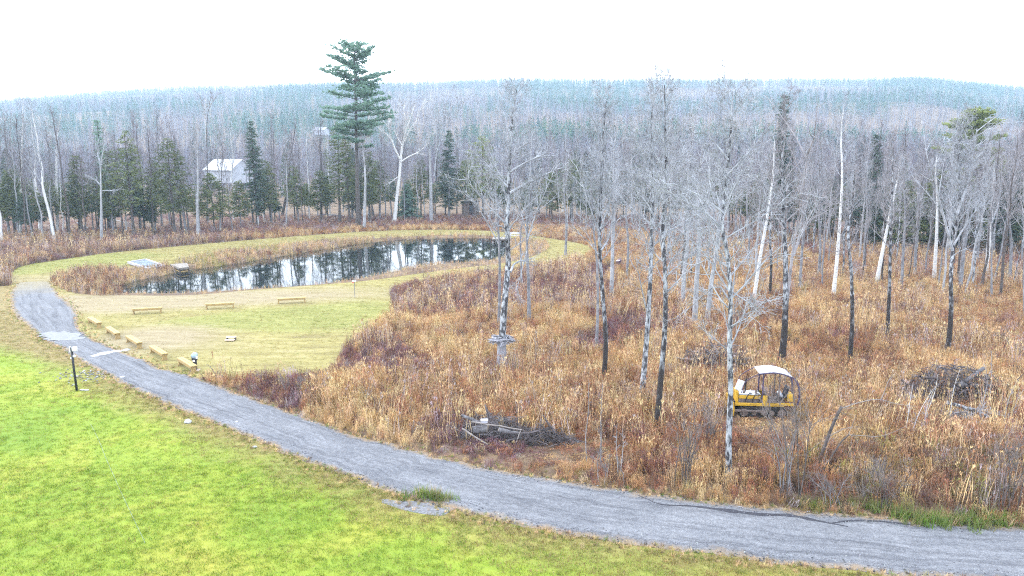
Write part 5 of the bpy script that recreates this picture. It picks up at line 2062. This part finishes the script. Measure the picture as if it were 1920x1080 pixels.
c0 = G(966, 447)
root = thing('pale_bench', 'pale grey bench on the grass beside the dark far dock', 'bench', (c0.x, c0.y, 0), R(-4))
for y in (-.12, .12):
    mb = MB()
    mb.box((0, y, .5), (1.9, .22, .06))
    mb.build('plank', M['white_paint'], root)
mb = MB()
mb.box((0, .27, .82), (1.9, .05, .3), Matrix.Rotation(R(-10), 3, 'X'))
mb.build('backrest', M['white_paint'], root)
for x in (-.75, .75):
    mb = MB()
    mb.box((x, 0, .23), (.08, .4, .47))
    mb.box((x, .25, .55), (.08, .06, .62))
    mb.build('leg', M['dock_grey'], root)

# ------------------------------------------------------------------ POSTS, STONES, HOSE
p = G(144.5, 733)
s = 1 / pxw(144.5, 733, 1)
hp = 84 / s
root = thing('lamp_post', 'tall thin black post with white boxes beside the road', 'post', (p.x, p.y, 0))
mb = MB()
mb.tube([(0, 0, -.2), (-.05, 0, hp * .5), (-.06, 0, hp)], [.065, .06, .058], 10, True)
mb.build('post', M['black'], root, True)
mb = MB()
mb.box((.13, -.03, hp - .08), (.26, .16, .24))
mb.build('camera_box', M['white_paint'], root, bevel=.02)
mb = MB()
mb.box((-.135, 0, hp - .10), (.06, .12, .34))
mb.build('side_panel', M['white_paint'], root, bevel=.01)
mb = MB()
mb.tube([(.05, -.02, hp * .81), (.14, -.10, hp * .80)], [.075, .06], 12, True)
mb.build('lens', M['white_paint'], root, True)
mb = MB()
mb.box((-.12, 0, hp * .76), (.07, .09, .08))
mb.build('bracket', M['white_paint'], root)

root = thing('white_stake', 'short white stake lying at the foot of the tall black post', 'stake', (p.x + .38, p.y + .05, .01), R(-8))
mb = MB()
mb.box((0, 0, .035), (.5, .1, .06))
mb.build('bar', M['white_paint'], root, bevel=.01)

p = G(366.5, 694)
root = thing('bag_post', 'dark post with blue grey lid and white notices beside the nearest bench', 'post', (p.x, p.y, 0), R(6))
mb = MB()
mb.box((0, 0, .33), (.20, .16, .72))
mb.build('post', M['black'], root, bevel=.01)
mb = MB()
mb.box((0, 0, .80), (.30, .24, .34))
mb.build('box', M['black'], root, bevel=.02)
mb = MB()
mb.tube([(0, .14, .94), (0, -.14, .94)], [.165, .165], 16, True)
mb.build('lid', M['blue_grey_metal'], root, True)
for (x, z, w, h) in ((.17, .84, .11, .17), (-.01, .62, .13, .12)):
    mb = MB()
    mb.box((x, -.14, z), (w, .02, h))
    mb.build('notice', M['white_paint'], root)
mb = MB()
mb.box((.02, -.10, .02), (.5, .5, .05))
mb.build('base', M_simple('base_pad', (.42, .33, .27), .9), root, bevel=.01)

M['galv_post'] = M_simple('grey_sign_post', (.17, .17, .19), .7, .1, 5)
p = G(665.5, 559)
root = thing('sign_post', 'thin grey sign post with small pale plate in front of the pond', 'sign', (p.x, p.y, 0))
mb = MB()
mb.box((0, 0, .78), (.045, .045, 1.7))
mb.build('post', M['galv_post'], root)
mb = MB()
mb.box((0, -.05, 1.6), (.36, .03, .12), Matrix.Rotation(R(-18), 3, 'X'))
mb.build('plate', M['white_paint'], root)
mb = MB()
mb.box((-.12, -.06, 1.46), (.18, .03, .08))
mb.build('tag', M['red_paint'], root)

p = G(432, 639)
root = thing('step_block', 'low pinkish board step lying alone in the clearing', 'step', (p.x, p.y, .008), R(2))
M['pink_board'] = M_simple('pinkish_boards', (.60, .48, .40), .85, .1, 6)
for y, z in ((.22, .22), (-.12, .09)):
    mb = MB()
    mb.box((0, y, z), (.66, .30, .06))
    mb.build('plank', M['pink_board'], root, bevel=.008)
for x in (-.28, .28):
    mb = MB()
    mb.box((x, .2, .09), (.06, .3, .2))
    mb.build('side', M['dark_wood'], root)

M['white_rock'] = M_simple('white_rock', (.34, .34, .36), .85, .12, 8)


def rock(px, py, w, h, label):
    p = G(px, py)
    bm = bmesh.new()
    bmesh.ops.create_icosphere(bm, subdivisions=2, radius=.5)
    rr = random.Random(int(px))
    for v in bm.verts:
        k = 1 + .35 * mnoise.noise(v.co * 2.2 + Vector((px, 0, 0)))
        v.co *= k
    me = bpy.data.meshes.new('rock')
    bm.to_mesh(me)
    bm.free()
    me.materials.append(M['white_rock'])
    o = bpy.data.objects.new('rock', me)
    COL.objects.link(o)
    sc = pxw(px, py, w)
    o.scale = (sc, sc * .8, sc * h)
    o.location = (p.x, p.y, sc * h * .22)
    o.rotation_euler = (0, 0, rr.uniform(0, 6))
    tag(o, label, 'rock', 'white rocks on the lawn beside the road')


rock(352, 792, 17, .45, 'largest white rock on the lawn below the road')
rock(444, 792, 8, .5, 'tiny white stone on the road verge, near the largest rock')
rock(478, 839, 9, .5, 'small white stone at the lawn edge below the road bend')
rock(230, 708, 10, .45, 'small white stone on the verge right of the tall post')

hose = MB()
hp_ = [G(x, y, .025) for x, y in ((170, 795), (184, 822), (200, 862), (214, 893), (226, 920), (240, 950), (252, 975), (264, 1000), (272, 1018))]
hp_ = [Vector(q) - Vector((0, 0, .014)) for q in catmull([tuple(q) for q in hp_], .4)]
o = hose.tube(hp_, [.011] * len(hp_), 6, True)
o = hose.build('garden_hose', M_simple('grey_blue_hose', (.22, .28, .16), .6, .2, 3, .2), None, True)
tag(o, 'long grey hose lying across the green lawn towards the tall post', 'hose')

# ------------------------------------------------------------------ STICK PLATFORM ON THE TREE
p = G(940, 690)
root = thing('stick_platform', 'grey woven stick platform round a meadow tree above a metal collar', 'platform', (p.x, p.y, 0))
M['galv'] = M_simple('dull_galvanised_sheet', (.27, .28, .32), .6, .15, 4, .3, .2)
M['stick'] = M_simple('grey_sticks', (.27, .27, .305), .95, .4, 6)
mb = MB()
zt = AT(941, 640, p.y).z
mb.tube([(0, 0, -.1), (0.01, 0, .5), (.03, 0, zt - .1)], [.33, .30, .27], 18)
mb.build('collar', M['galv'], root, True)
rr = random.Random(5)
R0 = pxw(940, 690, 44) / 2
for k in range(130):
    a = rr.uniform(0, 6.283)
    o1 = R0 * math.sqrt(rr.uniform(.1, 1))
    x, y, z = math.cos(a) * o1, math.sin(a) * o1, zt + rr.uniform(-.10, .28)
    a2 = a + math.pi / 2 + rr.gauss(0, .5)
    L = rr.uniform(.25, .6)
    mb = MB()
    mb.tube([(x - math.cos(a2) * L / 2, y - math.sin(a2) * L / 2, z + rr.gauss(0, .03)), (x, y, z + .02), (x + math.cos(a2) * L / 2, y + math.sin(a2) * L / 2, z + rr.gauss(0, .03))],
            [.026, .03, .02], 5)
    mb.build('stick', M['stick'], root)
mb = MB()
for k in range(150):
    a = rr.uniform(0, 6.283)
    o1 = R0 * .98 * math.sqrt(rr.random())
    x, y, z = math.cos(a) * o1, math.sin(a) * o1, zt + rr.uniform(-.06, .20)
    a2 = rr.uniform(0, 6.283)
    L = rr.uniform(.2, .45)
    mb.tube([(x - math.cos(a2) * L / 2, y - math.sin(a2) * L / 2, z), (x + math.cos(a2) * L / 2, y + math.sin(a2) * L / 2, z + rr.gauss(0, .05))], [.012, .01], 3)
o = mb.build('fine_twigs', M['stick'], root)
o['kind'] = 'stuff'

# small dark tub beyond
p = G(1160, 503)
root = thing('dark_tub', 'small dark purple tub tipped on a stub beyond the broom tree', 'tub', (p.x, p.y, 0), R(20))
M['purple_tub'] = M_simple('dark_purple_plastic', (.075, .04, .07), .5, .15, 5, .4)
mb = MB()
mb.tube([(0, 0, -.1), (0, 0, .4)], [.07, .06], 8, True)
mb.build('stub', M['dark_wood'], root)
mb = MB()
mb.tube([(.1, .0, .35), (.04, 0, .6), (-.03, 0, .9), (-.05, 0, .93)], [.16, .26, .32, .34], 16, True)
mb.build('body', M['purple_tub'], root, True)
mb = MB()
mb.tube([(-.048, 0, .925), (-.056, 0, .955)], [.30, .27], 16, True)
mb.build('lid', M_simple('pale_purple_lid', (.55, .42, .55), .6), root, True)

# ------------------------------------------------------------------ LOG PILE BY THE ROAD
M['log_dark'] = M_bark('dark_log_bark', (.06, .055, .06), (.24, .23, .245), .35, .7, 7)
M['log_pale'] = M_simple('barkless_pale_pole', (.21, .185, .175), .8, .3, 4)
M['log_end'] = M_simple('cut_wood', (.45, .38, .32), .85, .2, 8)


def brush_heap(name, label, c, rx, ry, h, n, seed, m1='twig_dark', m2='twig_mid', cat='brush heap', logs=()):
    rr = random.Random(seed)
    root = thing(name, label, cat, c)
    for nm, mm, cnt, r_ in (('limbs', m1, n // 12, .045), ('branches', m1, n, .020), ('twigs', m2, n * 2, .009)):
        mb = MB()
        for k in range(cnt):
            a, q = rr.uniform(0, 6.283), math.sqrt(rr.random())
            x, y = rx * q * math.cos(a), ry * q * math.sin(a)
            z = h * (1 - q * q) * rr.random()
            L = rr.uniform(.5, 1.8) * (.6 if nm == 'twigs' else 1.5 if nm == 'limbs' else 1)
            az, el = rr.uniform(0, 6.283), rr.gauss(.22, .38)
            d = Vector((math.cos(az) * math.cos(el), math.sin(az) * math.cos(el) * .7, math.sin(el)))
            p0 = Vector((x, y, max(.02, z)))
            b1 = rand_perp(d, rr) * L * .08
            mb.tube([p0 - d * L / 2, p0 + b1, p0 + d * L / 2], [r_ * rr.uniform(.6, 1.6), r_, r_ * .5], 4)
        o = mb.build(nm, M[mm], root)
        o['kind'] = 'stuff'
    return root


def log(label, a, b, r0, r1, m, name='log', cat='log', group=None, hollow=False, bend=0.0):
    a, b = Vector(a), Vector(b)
    mid = (a + b) / 2
    root = thing(name, label, cat, mid, 0, group)
    mb = MB()
    rr = random.Random(int(a.x * 31 + a.y * 7))
    n = 7
    pts, rad = [], []
    for i in range(n + 1):
        t = i / n
        p = a.lerp(b, t) - mid + Vector((rr.gauss(0, .012), rr.gauss(0, .012), bend * math.sin(t * math.pi) + rr.gauss(0, .012)))
        pts.append(p)
        rad.append((r0 + (r1 - r0) * t) * rr.uniform(.93, 1.07))
    mb.tube(pts, rad, 10)
    mb.build('bark', M[m], root, True)
    d = (pts[-1] - pts[-2]).normalized()
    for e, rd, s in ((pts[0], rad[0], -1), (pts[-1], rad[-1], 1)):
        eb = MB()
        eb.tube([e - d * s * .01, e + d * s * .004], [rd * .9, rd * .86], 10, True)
        eb.build('cut_end', M['black'] if hollow else (M['log_end'] if m != 'log_pale' else M['log_pale']), root)  # hollow log: closed black discs paint in the shade inside the hollow
    return root


pc = G(925, 815)
brush_heap('brush_heap', 'dark brush heap with logs on it beside the gravel road', (pc.x, pc.y, 0), 1.9, .8, .95, 260, 3)
pc2 = G(1010, 830)
brush_heap('brush_heap', 'thin end of twigs trailing right from the roadside brush heap', (pc2.x, pc2.y, 0), 1.7, .55, .7, 130, 4, 'twig_dark', 'twig_dark')
Y0 = G(925, 825).y


def W(px, py, dy=0):
    return AT(px, py, Y0 + dy)


log('pale straight pole lying across the top of the roadside brush heap', W(884, 791, -.5), W(978, 806, -.5), .035, .03, 'log_pale', 'pole', 'pole')
log('thick dark log poking up at the left end of the roadside heap', W(866, 778, .1), W(912, 800, -.2), .07, .10, 'log_dark')
log('short thick dark log under the pale pole', W(885, 806, -.3), W(914, 803, -.35), .17, .19, 'log_dark')
log('dark log lying along under the pale pole, right half', W(935, 806, -.25), W(978, 815, -.3), .11, .09, 'log_dark')
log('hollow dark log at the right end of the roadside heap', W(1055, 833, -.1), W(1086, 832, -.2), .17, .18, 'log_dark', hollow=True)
log('dark log left of the hollow log in the roadside heap', W(998, 838, -.2), W(1046, 832, 0), .10, .13, 'log_dark')
log('pinkish bare pole leaning off the left front of the heap', W(866, 803, -.7), W(914, 834, -.9), .04, .035, 'log_pale', 'pole', 'pole')
log('short pale stick propped under the right end of the pole', W(976, 808, -.55), W(967, 830, -.7), .025, .02, 'log_pale', 'pole', 'pole')
p = W(908, 790, -.35)
root = thing('white_box', 'small white box resting on the roadside brush heap', 'box', p, R(4))
mb = MB()
mb.box((0, 0, 0), (.30, .2, .12))
mb.build('body', M['dock_grey'], root, bevel=.01)
mb = MB()
mb.box((0, 0, .072), (.33, .23, .03))
mb.build('lid', M['white_paint'], root, bevel=.008)

# other brush heaps and fallen trees
p = G(1345, 688)
brush_heap('brush_heap', 'grey brush heap behind the slim roadside tree left of the machine', (p.x, p.y, 0), 2.6, 1.3, 1.5, 260, 8, 'twig_dark', 'twig_mid')
log('white barkless log left of the grey brush heap', AT(1268, 671, p.y - .5), AT(1298, 675, p.y - .3), .07, .06, 'log_pale')
p = G(1792, 742)
brush_heap('brush_heap', 'big dark brush heap at the right side of the meadow', (p.x, p.y, 0), 3.3, 1.5, 1.8, 420, 9, 'twig_dark', 'twig_dark')
log('grey log slanting over the top of the right brush heap', AT(1800, 722, p.y - .6), AT(1845, 690, p.y - .3), .13, .10, 'log_dark')
log('dark log jutting up left in the right brush heap', AT(1745, 722, p.y - .3), AT(1760, 688, p.y), .08, .06, 'log_dark')
log('long thin log lying right from the right brush heap', AT(1800, 722, p.y - .7), AT(1925, 724, p.y - .2), .10, .07, 'log_dark')
p2 = G(1830, 790)
log('mossy fallen trunk lying in front of the right brush heap', AT(1775, 755, p2.y + .6), AT(1870, 790, p2.y - .6), .10, .07, 'lichen', 'fallen_tree', 'fallen tree', bend=.1)
brush_heap('brush_heap', 'loose pale branches around the mossy fallen trunk', (p2.x, p2.y + .2, .1), 1.6, .5, .7, 40, 10, 'twig_mid', 'twig_pale')
p = G(1885, 640)
brush_heap('brush_heap', 'small far brush heap at the right edge of the meadow', (p.x, p.y, 0), 1.4, .7, .7, 70, 12, 'twig_dark', 'twig_brown')
p = G(850, 632)
brush_heap('brush_heap', 'low dark brush tangle left of the stick platform', (p.x, p.y, 0), 1.2, .6, .6, 40, 13, 'twig_dark', 'twig_brown')
for (a, b2, lab) in (((25, 452), (42, 455), 'pale fallen log at the far left foot of the wood'), ((205, 415), (244, 424), 'pale fallen log in the wood behind the Y forked trunk'),
                     ((145, 423), (166, 433), 'grey fallen log in the shade left of the Y forked trunk'), ((600, 406), (645, 409), 'fallen log at the wood edge left of the tall pine')):
    ga, gb = G(*a), G(*b2)
    log(lab, (ga.x, ga.y, .55), (gb.x, gb.y, .45), .14, .11, 'log_pale' if 'pale' in lab else 'lichen', 'fallen_log', 'log')

# ------------------------------------------------------------------ SAPLINGS AND SHRUBS NEAR THE ROAD
def shrub(label, px, py, top, width, stems, bark, seed, lean=0, spread=.35, kids=(4, 3, 2), group='leafless shrubs by the gravel road', name='bare_shrub'):
    b = G(px, py)
    H = AT(px, top, b.y).z
    Wd = pxw(px, py, width)
    rr = random.Random(seed)
    root = thing(name, label, 'shrub', b, 0, group)
    sb, cb = MB(), MB()
    for k in range(stems):
        x0, y0 = rr.gauss(0, .08 + .02 * stems), rr.gauss(0, .12)
        tx = (rr.uniform(-.6, .6) if stems > 1 else 0) * Wd + lean * H
        ty = rr.gauss(0, .3)
        h = H * rr.uniform(.72, 1.0)
        pts = [Vector((x0, y0, -.1)), Vector((x0 + tx * .18 + rr.gauss(0, .04), y0 + ty * .2, h * .33)), Vector((x0 + tx * .5 + rr.gauss(0, .06), y0 + ty * .5, h * .66)), Vector((x0 + tx, y0 + ty, h))]
        sp = smooth_path(pts, .3)
        m = len(sp)
        r0 = (.016 + .007 * H) * (.6 if stems == 1 else .62)
        sb.tube(sp, [r0 * (1 - .8 * i / (m - 1)) for i in range(m)], 5)
        for q in range(7):
            t = rr.uniform(.3, .98)
            pos, dd = along(sp, t)
            a = rr.uniform(.4, .9)
            d2 = (dd * math.cos(a) + rand_perp(dd, rr) * math.sin(a)).normalized()
            grow(cb, pos, d2, H * spread * rr.uniform(.5, 1.1) * (1.1 - .6 * t), r0 * .45, 0, 2, rr, .12, .2, kids, segs=(3, 2, 1), minr=.004)
    sb.build('stems', M[bark], root, True)
    cb.build('twigs', M['twig_mid'] if bark in ('pale', 'birch') else M['twig_shrub'], root)['kind'] = 'stuff'
    return root


shrub('tall dark stemmed leafless shrub right in front of the yellow machine', 1492, 946, 690, 90, 3, 'dark', 1, spread=.4)
shrub('pale branched shrub just left of the dark stemmed one', 1465, 930, 735, 120, 4, 'grey', 2, spread=.45)
shrub('dense upright brown shrub in front of the road, left of the slim tree', 1283, 918, 740, 70, 8, 'dark', 3, spread=.2)
shrub('twiggy brown shrub half way between road and black footed tree', 1330, 850, 735, 50, 6, 'dark', 4, spread=.22)
shrub('single thin straight sapling right of the hollow log', 1106, 872, 700, 10, 1, 'grey', 5, spread=.08)
shrub('second thin sapling right of the hollow log, at the road edge', 1122, 884, 640, 10, 1, 'grey', 6, spread=.08)
shrub('pale sapling pair standing upright at the road edge', 1165, 900, 790, 20, 2, 'pale', 7, spread=.12)
shrub('low twiggy bush at the road edge right of the brush heap', 1140, 905, 835, 50, 6, 'grey', 8, spread=.25)
shrub('grey tangled bush at the road corner below the dark stemmed shrub', 1560, 950, 880, 90, 8, 'grey', 9, spread=.3)
shrub('dark purple bush on the near right road verge', 1660, 958, 850, 70, 7, 'dark', 10, spread=.3)
shrub('tall dark bush at the right edge of the photo by the road', 1900, 965, 800, 90, 7, 'dark', 11, spread=.3)
shrub('purple twiggy bush left in the weeds between road and clearing', 548, 748, 700, 40, 8, 'dark', 12, spread=.3)
shrub('upright weed stalks at the left tip of the meadow', 410, 712, 680, 30, 6, 'grey', 13, spread=.1)
shrub('red leaved little bush at the foot of the wood', 497, 444, 428, 16, 8, 'dark', 14, spread=.3)
for k, (px, py, top, lean, lab) in enumerate([(1700, 818, 700, .12, 'thin white sapling, left one of a pair leaning right'), (1703, 824, 690, .20, 'thin white sapling, right one of the left pair'),
                                              (1722, 818, 705, .14, 'thin grey sapling between the white pair and the forked one'), (1738, 805, 690, .13, 'white sapling with black foot near the right brush heap'),
                                              (1786, 790, 690, .16, 'white sapling in front of the right brush heap'), (1848, 788, 660, -.05, 'bent pale sapling right of the right brush heap'),
                                              (1868, 770, 660, .05, 'pale sapling second right of the right brush heap'), (1880, 805, 700, .05, 'pale sapling in front of the long thin log'),
                                              (1895, 790, 720, .25, 'pale sapling leaning right near the right edge'), (1836, 812, 730, .04, 'thin pale sapling in front of the mossy trunk')]):
    shrub(lab, px, py, top, 10, 1, 'birch' if 'white' in lab else 'pale', 30 + k, lean, .12, group='thin pale saplings at the right brush heap', name='sapling')

# leaning dark snag with pale arching branches
b = G(1535, 880)
root = thing('leaning_snag', 'leaning dark dead stem with a long white arching branch', 'dead tree', b)
mb = MB()
pts = [AT(x, y, b.y) - b for x, y in ((1528, 885), (1545, 840), (1560, 800), (1578, 762))]
mb.tube(smooth_path(pts, .2), list(np.linspace(.075, .06, len(smooth_path(pts, .2)))), 7, True)
mb.build('trunk', M['dark'], root, True)
for k, lp in enumerate([((1577, 766), (1610, 755), (1645, 749), (1680, 757), (1715, 762)), ((1652, 749), (1660, 730), (1665, 715), (1675, 705)), ((1555, 818), (1580, 805), (1600, 800))]):
    mb = MB()
    pts = smooth_path([AT(x, y, b.y + .1 * k) - b for x, y in lp], .2)
    mb.tube(pts, list(np.linspace(.022, .008, len(pts))), 5)
    mb.build('branch', M['log_pale'], root, True)
b = G(1520, 905)
root = thing('leaning_snag', 'thin dark leaning stem with pale forked tip below the snag', 'dead tree', b)
pts = smooth_path([AT(x, y, b.y) - b for x, y in ((1518, 908), (1545, 880), (1563, 850), (1580, 825), (1592, 815))], .2)
mb = MB()
mb.tube(pts, list(np.linspace(.05, .025, len(pts))), 6)
mb.build('trunk', M['dark'], root, True)
for lp in (((1592, 815), (1620, 817), (1650, 818), (1680, 808), (1700, 798)), ((1592, 815), (1605, 818), (1615, 828)), ((1590, 818), (1597, 800), (1605, 778))):
    pts = smooth_path([AT(x, y, b.y) - b for x, y in lp], .2)
    mb = MB()
    mb.tube(pts, list(np.linspace(.014, .006, len(pts))), 4)
    mb.build('branch', M['log_pale'], root)

# ------------------------------------------------------------------ YELLOW CRAWLER MACHINE
def M_worn(name, col, rust, scale=3.5, lo=.52, hi=.68):
    m, nt, b = mat(name)
    v = mapping(nt, 'Position')
    f = noise(nt, v, scale, 6, .7)
    c = mixc(nt, ramp(nt, f, [(lo, BLACK), (hi, WHITE)]), col, rust)
    c = mixc(nt, .6, c, ramp(nt, noise(nt, v, scale * 4, 4, .7), [(.3, (.7, .7, .7)), (.7, (1.15, 1.15, 1.15))]), 'MULTIPLY')
    nt.links.new(c, b.inputs['Base Color'])
    b.inputs['Roughness'].default_value = .6
    return m


M['yellow'] = M_worn('worn_yellow_paint', (.50, .30, .03), (.13, .075, .035))
M['track'] = M_simple('rusty_dark_track', (.022, .019, .019), .85, .4, 9)
M['engine'] = M_simple('grimy_engine', (.14, .11, .10), .7, .5, 9)
M['canopy_white'] = M_worn('white_canopy', (.62, .63, .67), (.33, .32, .32), 2.5, .55, .75)
M['purple_edge'] = M_simple('dark_canopy_frame', (.06, .045, .09), .5, .2, 5)
M['seat_vinyl'] = M_simple('grey_blue_vinyl', (.42, .47, .55), .6, .1, 5)

p = G(1424, 776)
root = thing('crawler_tractor', 'small yellow crawler tractor with white canopy parked in the weeds', 'tractor', (p.x, p.y, 0), R(-5), None, .97)
for side in (-1, 1):
    y = side * .52
    prof = []
    for k in range(24):
        a = 2 * math.pi * k / 24
        cx = .95 if math.cos(a) > 0 else -.95
        prof.append((cx + .27 * math.cos(a), .29 + .27 * math.sin(a)))
    mb = MB()
    mb.prism(prof, y - .15, y + .15)
    tr = mb.build('track', M['track'], root)
    for k in range(16):
        t = k / 16
        s = t * (4 * .95 + 2 * math.pi * .27)
        if s < 1.9:
            x, z, an = -.95 + s, .56, 0
        elif s < 1.9 + math.pi * .27:
            a = math.pi / 2 - (s - 1.9) / .27
            x, z, an = .95 + .27 * math.cos(a), .29 + .27 * math.sin(a), math.pi / 2 - a
        elif s < 3.8 + math.pi * .27:
            x, z, an = .95 - (s - 1.9 - math.pi * .27), .02, 0
        else:
            a = -math.pi / 2 - (s - 3.8 - math.pi * .27) / .27
            x, z, an = -.95 + .27 * math.cos(a), .29 + .27 * math.sin(a), math.pi / 2 - a
        gb = MB()
        gb.box((x, y, z), (.06, .34, .05), Matrix.Rotation(an, 3, 'Y'))
        gb.build('grouser', M['track'], tr)
    for x in (-.95, -.45, 0, .45, .95):
        wb = MB()
        wb.tube([(x, y + side * .15, .29), (x, y + side * .18, .29)], [.21 if abs(x) > .9 else .13] * 2, 14, True)
        wb.build('roller', M['engine'], tr)
    mb = MB()
    mb.box((-.15, side * .46, .66), (2.5, .10, .15))
    mb.box((1.15, side * .46, .70), (.9, .12, .12))
    mb.build('side_frame', M['yellow'], root, bevel=.015)
    mb = MB()
    mb.box((.12, side * .47, .93), (.26, .06, .46))
    mb.build('cowl_plate', M['yellow'], root, bevel=.015)
    mb = MB()
    mb.box((-.62, side * .36, 1.02), (1.1, .05, .17))
    mb.build('hood_side', M['yellow'], root, bevel=.015)
mb = MB()
mb.box((-.62, 0, .80), (1.15, .6, .34))
mb.build('engine_block', M['engine'], root, bevel=.03)
mb = MB()
mb.box((-.62, 0, 1.15), (1.1, .62, .05))
mb.build('hood', M['canopy_white'], root, bevel=.02)
for x in (-.9, -.6, -.3):
    mb = MB()
    mb.tube([(x, -.18, 1.17), (x, -.18, 1.29), (x + .05, -.1, 1.32)], [.06, .06, .04], 8, True)
    mb.build('engine_cap', M['engine'] if x != -.6 else M['canopy_white'], root, True)
mb = MB()
mb.box((-1.27, 0, 1.02), (.14, .72, .6))
mb.build('radiator', M['yellow'], root, bevel=.03)
mb = MB()
mb.box((-1.13, -.12, 1.58), (.36, .08, .56), Matrix.Rotation(R(18), 3, 'Y'))
mb.build('front_panel', M['canopy_white'], root, bevel=.04)
mb = MB()
mb.prism([(-1.62, .15), (-1.52, .15), (-1.47, .45), (-1.52, .85), (-1.60, .85), (-1.56, .45)], -.85, .85)
mb.build('blade', M['yellow'], root)
for side in (-1, 1):
    beam(root, Vector((-1.5, side * .72, .4)), Vector((.2, side * .72, .38)), .09, .10, M['engine'], 'push_arm')
for k, (x, y) in enumerate(((-.85, -.34), (-.5, -.36), (-.15, -.36), (-.3, .1))):     # hoses and clutter round the engine
    mb = MB()
    mb.tube(smooth_path([Vector((x, y, .75)), Vector((x + .05, y - .06, 1.0)), Vector((x + .2, y - .02, 1.22)), Vector((x + .42, y + .1, 1.12))], .08), [.022] * len(smooth_path([Vector((x, y, .75)), Vector((x + .05, y - .06, 1.0)), Vector((x + .2, y - .02, 1.22)), Vector((x + .42, y + .1, 1.12))], .08)), 5)
    mb.build('hose', M['black'], root, True)
mb = MB()
mb.tube([(-.78, .12, 1.15), (-.78, .12, 1.75), (-.74, .12, 1.88)], [.045, .045, .04], 8, True)
mb.build('exhaust', M['track'], root, True)
mb = MB()
mb.box((.2, .0, 1.15), (.10, .75, .42), Matrix.Rotation(R(-12), 3, 'Y'))
mb.build('dashboard', M['engine'], root, bevel=.02)
# operator's place
mb = MB()
mb.box((.72, 0, .80), (.85, .8, .10))
mb.build('floor_plate', M['engine'], root)
mb = MB()
mb.box((1.05, 0, 1.03), (.45, .55, .14))
mb.box((1.27, 0, 1.32), (.12, .55, .5), Matrix.Rotation(R(14), 3, 'Y'))
mb.build('seat', M['black'], root, bevel=.04)
mb = MB()
mb.tube([(.80, -.33, 1.38), (.98, -.33, 1.08)], [.085, .085], 12, True)
mb.build('seat_cushion', M['seat_vinyl'], root, True)
for (x, y, h) in ((.35, -.2, 1.5), (.45, .1, 1.55), (.55, -.05, 1.45)):
    mb = MB()
    mb.tube([(x, y, .85), (x + .04, y, h - .1), (x + .02, y, h)], [.018, .016, .03], 6, True)
    mb.build('lever', M['engine'], root)
mb = MB()
mb.box((1.45, 0, .98), (.35, .7, .35))
mb.build('fuel_tank', M['yellow'], root, bevel=.04)
# canopy on posts
for x, z0, z1 in ((-.02, .8, 2.32), (.80, .8, 2.26)):
    for y in (-.46, .46):
        mb = MB()
        mb.box((x, y, (z0 + z1) / 2), (.06, .06, z1 - z0))
        mb.build('canopy_post', M['purple_edge'] if x < .5 else M['engine'], root)
top, arc = [], []
for k in range(11):
    t = k / 10
    x = -.25 + 1.62 * t
    z = 2.40 + .10 * math.sin(t * math.pi * .8) - .42 * max(0, t - .35) ** 1.6
    top.append((x, z))
prof = top + [(x, z - .06) for x, z in top[::-1]]
mb = MB()
mb.prism(prof, -.62, .62)
mb.build('canopy', M['canopy_white'], root)
for y in (-.65, .65):
    mb = MB()
    mb.tube([Vector((x, y, z - .05)) for x, z in top], [.035] * len(top), 6)
    pts = smooth_path([Vector((1.37, y, 2.22)), Vector((1.60, y, 1.98)), Vector((1.74, y, 1.6)), Vector((1.78, y, 1.1)), Vector((1.70, y, .75))], .12)
    mb.tube(pts, [.05] * len(pts), 6)
    mb.build('canopy_frame', M['purple_edge'], root, True)
    pts = smooth_path([Vector((-.25, y * .9, 2.36)), Vector((-.62, y * .9, 2.16)), Vector((-.98, y * .9, 1.85)), Vector((-1.12, y * .9, 1.3))], .12)
    mb = MB()
    mb.tube(pts, [.022] * len(pts), 5)
    mb.build('front_hoop', M['purple_edge'], root, True)

# ------------------------------------------------------------------ HAZE
if HAZE_DENSITY > 0:
    mb = MB()
    mb.box((0, 1700, 99), (7600, 3800, 203))
    m = bpy.data.materials.new('haze')
    m.use_nodes = True
    nt = m.node_tree
    nt.nodes.clear()
    out = nt.nodes.new('ShaderNodeOutputMaterial')
    pv = nt.nodes.new('ShaderNodeVolumePrincipled')
    pv.inputs['Color'].default_value = (.60, .80, 1.0, 1)
    pv.inputs['Density'].default_value = HAZE_DENSITY
    pv.inputs['Anisotropy'].default_value = 0.2
    nt.links.new(pv.outputs[0], out.inputs['Volume'])
    hz = mb.build('haze', m)
    tag(hz, 'thin pale morning haze lying over the wood and hill', 'haze', kind='stuff')

for o in list(scene.objects):
    if o.type == 'MESH' and o.parent is None and 'label' not in o:
        print('UNLABELLED', o.name)
print('objects', len(scene.objects))
